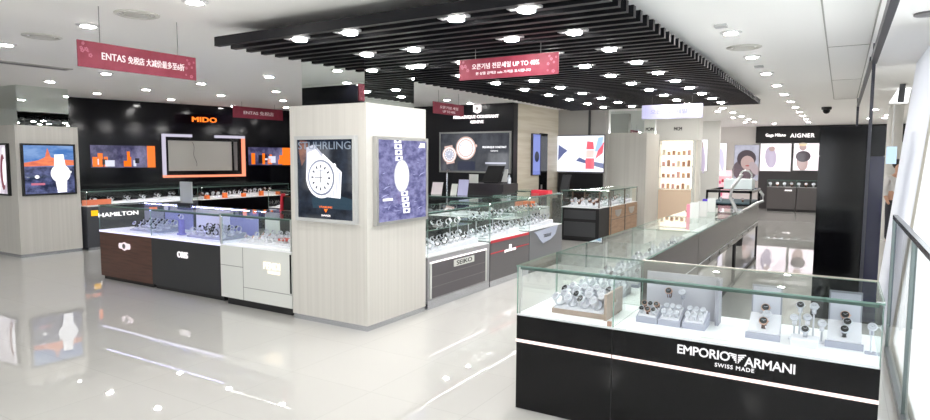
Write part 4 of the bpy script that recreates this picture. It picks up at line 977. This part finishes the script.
# till desk and furniture inside
td = thing('till_desk', 'tall dark till desk standing before the charcoal wall', 'desk', (-5.53, 9.95, 0))
MB().box(-5.92, -5.15, 9.8, 10.3, .0, 1.10, mat('desk_dark', (44, 38, 42), .35)).build('body', td)
MB().box(-5.96, -5.11, 9.76, 10.34, 1.10, 1.24, mat('desk_band', (38, 32, 38), .4)).build('top', td)
mt = thing('till_monitor', 'black till monitor leaning back on the tall dark desk', 'monitor', (-5.45, 10.0, 1.24))
MB().prism([(-5.66, 9.95, 1.27), (-5.30, 9.95, 1.27), (-5.24, 10.05, 1.56), (-5.58, 10.05, 1.56)], (0, .03, 0), BLACKM).build('screen', mt)
MB().box(-5.6, -5.3, 9.92, 10.1, 1.24, 1.27, BLACKM).build('foot', mt)
MB().prism([(-5.27, 9.98, 1.27), (-5.16, 9.98, 1.27), (-5.14, 9.98, 1.5), (-5.2, 9.98, 1.5)], (0, .02, 0), LGREY).build('rear_screen', mt, 'pale customer screen')
tag(MB().box(-5.90, -5.72, 9.9, 9.93, 1.24, 1.40, WHITEG).build('white_card'), 'white card standing on the tall dark desk left of the monitor', 'card')
tag(MB().lathe([(.035, 0), (.035, .1), (.015, .13), (.015, .16), (.001, .16)], (-5.13, 10.02, 1.24), mat('bottle_pale', (200, 205, 215), .2), 14).build('pump_bottle', smooth=True), 'small pale pump bottle at the right end of the dark desk', 'bottle')
r2 = counter('rear glass counter before the till desk', -7.4, -4.62, 9.0, 9.55, .70, 1.03, BLACKM, 'NSEW', DECKW, LEDW, 'S')
pads('tray of watches in the rear glass counter', 'watch in the rear glass counter before the till desk', 'watches of the rear counter', -6.6, -4.7, 9.1, 9.4, .70, 8, 1, ['steel', 'white', 'black'], s=1.5)
for i, (px, w2, h2, m, lb) in enumerate([((453, 192), .12, .2, WHITEG, 'left white card standing on the rear glass counter'), ((462, 193), .2, .28, mat('lilac_card', (190, 190, 226), .4), 'lilac card standing on the rear glass counter'), ((436, 190), .22, .22, mat('ivory_card', (226, 216, 220), .4), 'ivory box at the left of the rear glass counter')]):
    p = AT(*px, 'Y', 9.3)
    tag(MB().prism([(p.x - w2 / 2, 9.3, 1.042), (p.x + w2 / 2, 9.3, 1.042), (p.x + w2 / 2, 9.36, 1.04 + h2), (p.x - w2 / 2, 9.36, 1.04 + h2)], (0, .015, 0), m).build('upright_card'), lb, 'card')
c_ = AT(447, 178, 'Y', 10.6)
tag(MB().tube([(c_.x, 10.6, 0), (c_.x, 10.6, 1.38), (c_.x + .02, 10.58, 1.44), (c_.x + .07, 10.55, 1.46)], .02, CHROME, 8).build('chrome_pole', smooth=True), 'thin chrome pole with bent tip before the charcoal wall', 'pole')
# glass counters deeper, before the beige wall
r3 = counter('bright glass counter before the beige wall', -5.8, -4.95, 11.0, 11.45, .75, 1.06, LGREY, 'NSEW', DECKW, LEDW, 'S')
tag(MB().box(-5.62, -5.2, 11.1, 11.3, .75, .85, ORANGE).build('orange_tray'), 'orange tray inside the bright counter before the beige wall', 'tray')
p = AT(559, 203, 'Z', 1.13)
tag(MB().box(-4.28, -3.98, 9.15, 9.3, 1.14, 1.19, RED).build('red_plaque'), 'small red plaque on top of the curved trim counter', 'plaque')

# ================================================================== BROWN COUNTERS
b0 = counter('black framed corner counter with glowing glass case', -4.98, -4.145, 12.1, 12.75, .70, 1.04, BLACKM, 'NSEW', DECKW, LEDW, 'SN', postm=mat('bronze_post', (96, 78, 66), .4), ph=.05)
fbk = Fr((0, 12.1, 0), (1, 0, 0))
mb = MB(); fbk.rect(mb, -4.90, -4.22, .10, .40, .001, .006, DKGREY); fbk.rect(mb, -4.90, -4.22, .46, .64, .001, .006, DKGREY); mb.build('front_panel', b0, 'dark grey inset panel')
brn = []
for i, (y0, y1) in enumerate(((12.77, 13.75), (13.77, 14.75))):
    b1 = counter(['tan wood counter with silver plaque nearer the corner', 'farther tan wood counter with silver plaque before the far pillar'][i], -4.72, -4.12, y0, y1, .70, 1.04, TAN, 'NSEW', DECKW, LEDW, 'EW', postm=mat('bronze_post', (96, 78, 66), .4), ph=.05)
    f_ = Fr((-4.12, 0, 0), (0, 1, 0)); ym = (y0 + y1) / 2
    mb = MB(); f_.poly(mb, [(ym - .22, .60), (ym + .22, .60), (ym + .18, .50), (ym + .05, .45), (ym - .05, .45), (ym - .18, .50)], .001, ALU, .012); mb.build('plaque', b1, 'silver shield shaped plaque')
    mb = MB(); f_.rect(mb, y0, y0 + .04, .05, .688, .0, .005, DKGREY); f_.rect(mb, y0 + .04, y1, .40, .41, 0, .003, DKGREY); mb.build('frame_strip', b1)
    pads('tray with gold watches in the %s tan wood counter' % ['nearer', 'farther'][i], 'gold or silver watch inside the %s tan wood counter' % ['nearer', 'farther'][i], 'watches in the %s tan counter' % ['nearer', 'farther'][i], -4.6, -4.22, y0 + .1, y1 - .1, .70, 2, 3, ['gold', 'silver'], rz=PI / 2, s=1.4)
pads('tray with watches in the black framed corner counter', 'watch inside the black framed corner counter', 'watches in the corner counter', -4.88, -4.25, 12.2, 12.6, .70, 4, 2, ['gold', 'silver', 'white'], s=1.5)
tag(MB().prism([(-5.50, 13.2, .78), (-5.30, 13.2, .78), (-5.22, 13.26, 1.33), (-5.42, 13.26, 1.33)], (0, .03, 0), DKGREY).box(-5.6, -5.2, 13.1, 13.5, 0, .8, BLACKM).build('info_terminal'), 'dark terminal with tilted screen below the wall screen', 'terminal')

# ================================================================== FAR STORES
fr_s = Fr((-4.21, 17.0, .1), (1, 0, 0))
sh = thing('lit_shelf_unit', 'warm glowing shelf unit filled with small goods right of the far pillar', 'shelf unit', (-3.76, 17.1, 0))
mb = MB(); mb.box(-4.21, -3.32, 17.27, 17.30, 0, 2.19, em('shelf_glow', (255, 240, 218), 1.6)); mb.build('glowing_back', sh)
mb = MB(); mb.box(-4.23, -4.19, 17.0, 17.27, 0, 2.19, WHITEG); mb.box(-3.34, -3.30, 17.0, 17.27, 0, 2.19, WHITEG); mb.build('side_panel', sh)
for z in (.9, 1.2, 1.5, 1.8, 2.1): MB().box(-4.19, -3.34, 17.02, 17.27, z, z + .015, WHITEG).build('shelf', sh)
MB().box(-4.19, -3.34, 17.0, 17.27, 0, .88, mat('peach_front', (246, 220, 194), .5)).build('lower_front', sh)
PG = [mat('goods_tan', (226, 184, 150), .5), mat('goods_rose', (232, 184, 176), .5), mat('goods_cream', (250, 236, 214), .5), mat('goods_brown', (196, 150, 124), .5)]
rr = random.Random(8)
for z, nm in ((1.215, 'second lowest'), (1.515, 'middle'), (1.815, 'upper'), (.915, 'lowest')):
    for k in range(6):
        x = -4.10 + .13 * k
        tag(MB().rbox(x - .035, x + .035, 17.08, 17.18, z, z + rr.uniform(.08, .17), .01, PG[rr.randrange(4)]).build('boxed_goods'), '%s small boxed item on the %s shelf of the warm glowing unit' % (['leftmost', 'second', 'third', 'fourth', 'fifth', 'rightmost'][k], nm), 'box', 'goods on the %s glowing shelf' % nm)
o = lettering('MCM', Fr((0, 17.0, 0), (1, 0, 0)), -3.73, 2.50, .2, .09, BLACKM, None, name='wall_lettering', d=.002, ext=.01, bold=.015)
tag(o, 'small dark lettering above the warm shelf unit', 'sign')
def pic_simple(bgm, shapes):
    def f(fr, mb, w_, h, fw):
        fr.rect(mb, fw, w_ - fw, fw, h - fw, .004, .04, bgm)
        for k, (cu, cv, ru, rv, a, m) in enumerate(shapes): fr.ell(mb, cu * w_, cv * h, ru * w_, rv * h, .0405 + .0012 * k, m, 18, .001, a)
    return f
AP = em('art_pale', (246, 240, 250), 1.2); AM = em('art_mauve_grey', (184, 172, 192), 1.); AS = em('art_face', (186, 160, 156), .9); AH = em('art_hair', (76, 66, 72), .9)
lightbox('narrow lit poster of a figure in mauve, left of two', Fr((-3.93, 20.2, 1.32), (1, 0, 0)), .42, 1.0, WHITEG, .02, pic_simple(AP, [(.6, .45, .2, .5, .1, AM), (.55, .82, .12, .1, 0, AS)]))
lightbox('narrow lit poster of a figure in mauve, right of two', Fr((-4.10, 24.1, 1.28), (1, 0, 0)), .56, 1.02, WHITEG, .02, pic_simple(AP, [(.3, .4, .16, .45, 0, AM), (.7, .4, .14, .4, .1, em('art_lilac', (196, 190, 220), 1.1)), (.32, .85, .1, .08, 0, AS)]))
lightbox('large portrait poster of a dark haired face on the far wall', Fr((-3.30, 24.1, .95), (1, 0, 0)), .82, 1.27, LGREY, .01,
         pic_simple(em('art_portrait_bg', (150, 150, 166), 1., ((176, 176, 190), (2, 2, 2))), [(.45, .3, .5, .3, 0, em('art_shoulder', (96, 84, 90), 1.)), (.5, .62, .38, .24, .3, AH), (.55, .5, .27, .2, .2, AS), (.82, .35, .16, .2, .5, em('art_hand', (176, 160, 164), .9)), (.55, .42, .08, .02, 0, em('art_lips', (160, 80, 86), 1.))]))
pk = thing('pink_display', 'pink cosmetics display with glowing sign strip before the far wall', 'display unit', (-3.55, 22.3, 0))
MB().box(-3.96, -3.13, 22.0, 22.5, 0, 1.12, em('pink_glow', (250, 206, 210), 1., ((244, 170, 180), (3, 3, 3)))).build('pink_front', pk)
MB().box(-3.96, -3.13, 22.0, 22.5, 1.14, 1.34, em('pink_head', (246, 214, 220), 1.)).build('header', pk)
lettering('BEAUTIFUL', Fr((0, 22.0, 0), (1, 0, 0)), -3.55, 1.24, .66, .12, SIGNW, pk, d=.002, ext=.01, bold=.015)
for i, (x, z, m) in enumerate(((-3.85, .95, RED), (-3.7, .8, mat('hot_pink', (240, 110, 150), .5)), (-3.45, .95, mat('hot_pink', (240, 110, 150), .5)), (-3.3, 1.0, RED), (-3.75, .62, mat('yolk', (240, 190, 80), .5)), (-3.4, .55, mat('hot_pink', (240, 110, 150), .5)))):
    MB().rbox(x - .07, x + .07, 21.95, 22.0, z - .05, z + .05, .02, m).build('product_shape', pk)
# dark far store
ff = Fr((0, 23.9, 0), (1, 0, 0))
sa = thing('store_fascia_sign', 'lit white store names on the black fascia at the far end', 'sign', (-1.6, 23.88, 2.45))
lettering('Gaga Milano', ff, -1.98, 2.53, .62, .13, SIGNW, sa, d=.002, ext=.02, bold=.014)
lettering('AIGNER', ff, -1.17, 2.52, .72, .13, SIGNW, sa, d=.002, ext=.02, bold=.014, sp=1.1)
lightbox('lit fashion poster with a small figure on the dark far store, left of two', Fr((-2.45, 23.98, 1.30), (1, 0, 0)), .98, .97, LGREY, .02, pic_simple(em('art_pinkish', (252, 238, 246), 1.25), [(.35, .5, .18, .38, .1, AM), (.38, .8, .1, .09, 0, AS)]))
lightbox('poster of a person in a dark top on the far store, right of two', Fr((-1.42, 23.98, 1.33), (1, 0, 0)), .94, .94, LGREY, .02, pic_simple(em('art_pinkish', (252, 238, 246), 1.25), [(.3, .3, .18, .3, .1, AS), (.32, .52, .24, .2, 0, AH), (.3, .86, .12, .13, 0, AS), (.3, .95, .14, .06, 0, em('art_blond', (220, 190, 150), 1.))]))
g1 = counter('dark glass counter before the far store, left unit', -2.08, -1.22, 22.9, 23.4, .80, 1.03, mat('far_grey', (84, 80, 80), .4), 'NSEW', mat('deck_dark', (150, 146, 146), .4), LEDW, 'S', group='far store counters')
g2 = counter('dark glass counter before the far store, right unit', -1.20, -.34, 22.9, 23.4, .80, 1.03, mat('far_grey', (84, 80, 80), .4), 'NSEW', mat('deck_dark', (150, 146, 146), .4), LEDW, 'S', group='far store counters')
lettering('AIGNER', Fr((0, 22.9, 0), (1, 0, 0)), -1.45, .70, .22, .05, SIGNW, g1, d=.002, ext=.006, bold=.014)
for i in range(8): small_watch(['silver', 'gold'][i % 2], -2.0 + .21 * i, 23.1, .80, 'watch glinting in the dark counters of the far store', 'watches of the far store', s=2.2)
# grey box lit screen in the corridor
p = AT(893, 152, 'Y', 14)
tag(MB().box(p.x - .10, p.x + .06, 14.0, 14.04, p.z - .22, p.z + .1, em('corridor_screen', (176, 206, 232), 1.)).box(p.x - .03, p.x - .01, 14.01, 14.03, p.z + .1, CEIL, ALU).build('corridor_screen'), 'pale blue screen hanging in the right corridor', 'screen')

# ================================================================== PERSON in the corridor
def person(x, y, rz):
    r = thing('person', 'person in a white top with short dark hair standing in the right corridor', 'person', (x, y, 0))
    SKIN = mat('skin', (206, 160, 134), .5); SHIRT = mat('shirt_white', (228, 226, 224), .7); TR = mat('trousers_dark', (46, 46, 54), .7); HAIR = mat('hair_dark', (30, 26, 26), .5)
    def skin(name, verts, edges, rad, m, par, root=0, sub=2):
        me = bpy.data.meshes.new(name); me.from_pydata(verts, edges, []); me.materials.append(m)
        o = bpy.data.objects.new(name, me); COL.objects.link(o); o.parent = par
        md = o.modifiers.new('Skin', 'SKIN'); md.use_smooth_shade = True
        for i, v in enumerate(me.skin_vertices[0].data): v.radius = rad[i]; v.use_root = (i == root)
        s_ = o.modifiers.new('Sub', 'SUBSURF'); s_.levels = sub; s_.render_levels = sub
        return o
    V = [(0, 0, .95), (0, 0, 1.15), (0, 0, 1.34), (0, -.01, 1.42), (0, -.02, 1.50), (0, -.03, 1.58), (0, -.02, 1.64),
         (.1, 0, .88), (.1, -.01, .48), (.1, .02, .08), (.1, -.12, .04), (-.1, 0, .88), (-.1, .01, .48), (-.1, .03, .08), (-.1, -.11, .04),
         (.17, 0, 1.36), (.22, .03, 1.08), (.2, -.12, .90), (.195, -.17, .86), (-.17, 0, 1.36), (-.22, .03, 1.08), (-.2, -.10, .88), (-.195, -.15, .84)]
    Ed = [(0, 1), (1, 2), (2, 3), (3, 4), (4, 5), (5, 6), (0, 7), (7, 8), (8, 9), (9, 10), (0, 11), (11, 12), (12, 13), (13, 14), (2, 15), (15, 16), (16, 17), (17, 18), (2, 19), (19, 20), (20, 21), (21, 22)]
    Rd = [(.13, .09), (.12, .085), (.14, .09), (.055, .05), (.05, .05), (.075, .09), (.07, .085), (.085, .085), (.055, .06), (.04, .04), (.04, .03), (.085, .085), (.055, .06), (.04, .04), (.04, .03),
          (.06, .055), (.042, .042), (.028, .028), (.03, .02), (.06, .055), (.042, .042), (.028, .028), (.03, .02)]
    skin('body', V, Ed, Rd, SKIN, r)
    V2 = [(0, 0, .92), (0, 0, 1.15), (0, 0, 1.35), (.17, 0, 1.37), (.22, .03, 1.08), (.21, -.05, 1.0), (-.17, 0, 1.37), (-.22, .03, 1.08), (-.21, -.04, .98)]
    skin('shirt', V2, [(0, 1), (1, 2), (2, 3), (3, 4), (4, 5), (2, 6), (6, 7), (7, 8)], [(.15, .11), (.14, .105), (.155, .105), (.072, .066), (.055, .055), (.048, .048), (.072, .066), (.055, .055), (.048, .048)], SHIRT, r)
    V3 = [(0, 0, .95), (.1, 0, .86), (.1, -.01, .48), (.1, .02, .10), (-.1, 0, .86), (-.1, .01, .48), (-.1, .03, .10)]
    skin('trousers', V3, [(0, 1), (1, 2), (2, 3), (0, 4), (4, 5), (5, 6)], [(.14, .1), (.1, .1), (.07, .075), (.06, .06), (.1, .1), (.07, .075), (.06, .06)], TR, r)
    mb = MB(); mb.lathe([(.06, -.08), (.092, -.03), (.098, .03), (.075, .085), (.001, .105)], (x, y + .012, 1.63), HAIR, 18); o = mb.build('hair', r, smooth=True)
    mb = MB()
    for s_ in (-1, 1): mb.lathe([(.009, 0), (.006, .004), (.001, .005)], (x + s_ * .03, y - .112, 1.6), DIALK, 8, (0, -1, 0))
    mb.lathe([(.012, 0), (.008, .02), (.001, .024)], (x, y - .11, 1.57), SKIN, 8, (0, -1, 0)); mb.box(x - .02, x + .02, y - .113, y - .105, 1.53, 1.537, mat('lips', (160, 80, 76), .5)); mb.build('face', r)
    r.rotation_euler = (0, 0, rz)
person(.965, 15.0, .4)

# ------------------------------------------------------------------ tidy: helper property is not part of the scene
for o in bpy.data.objects:
    if '_o' in o: del o['_o']
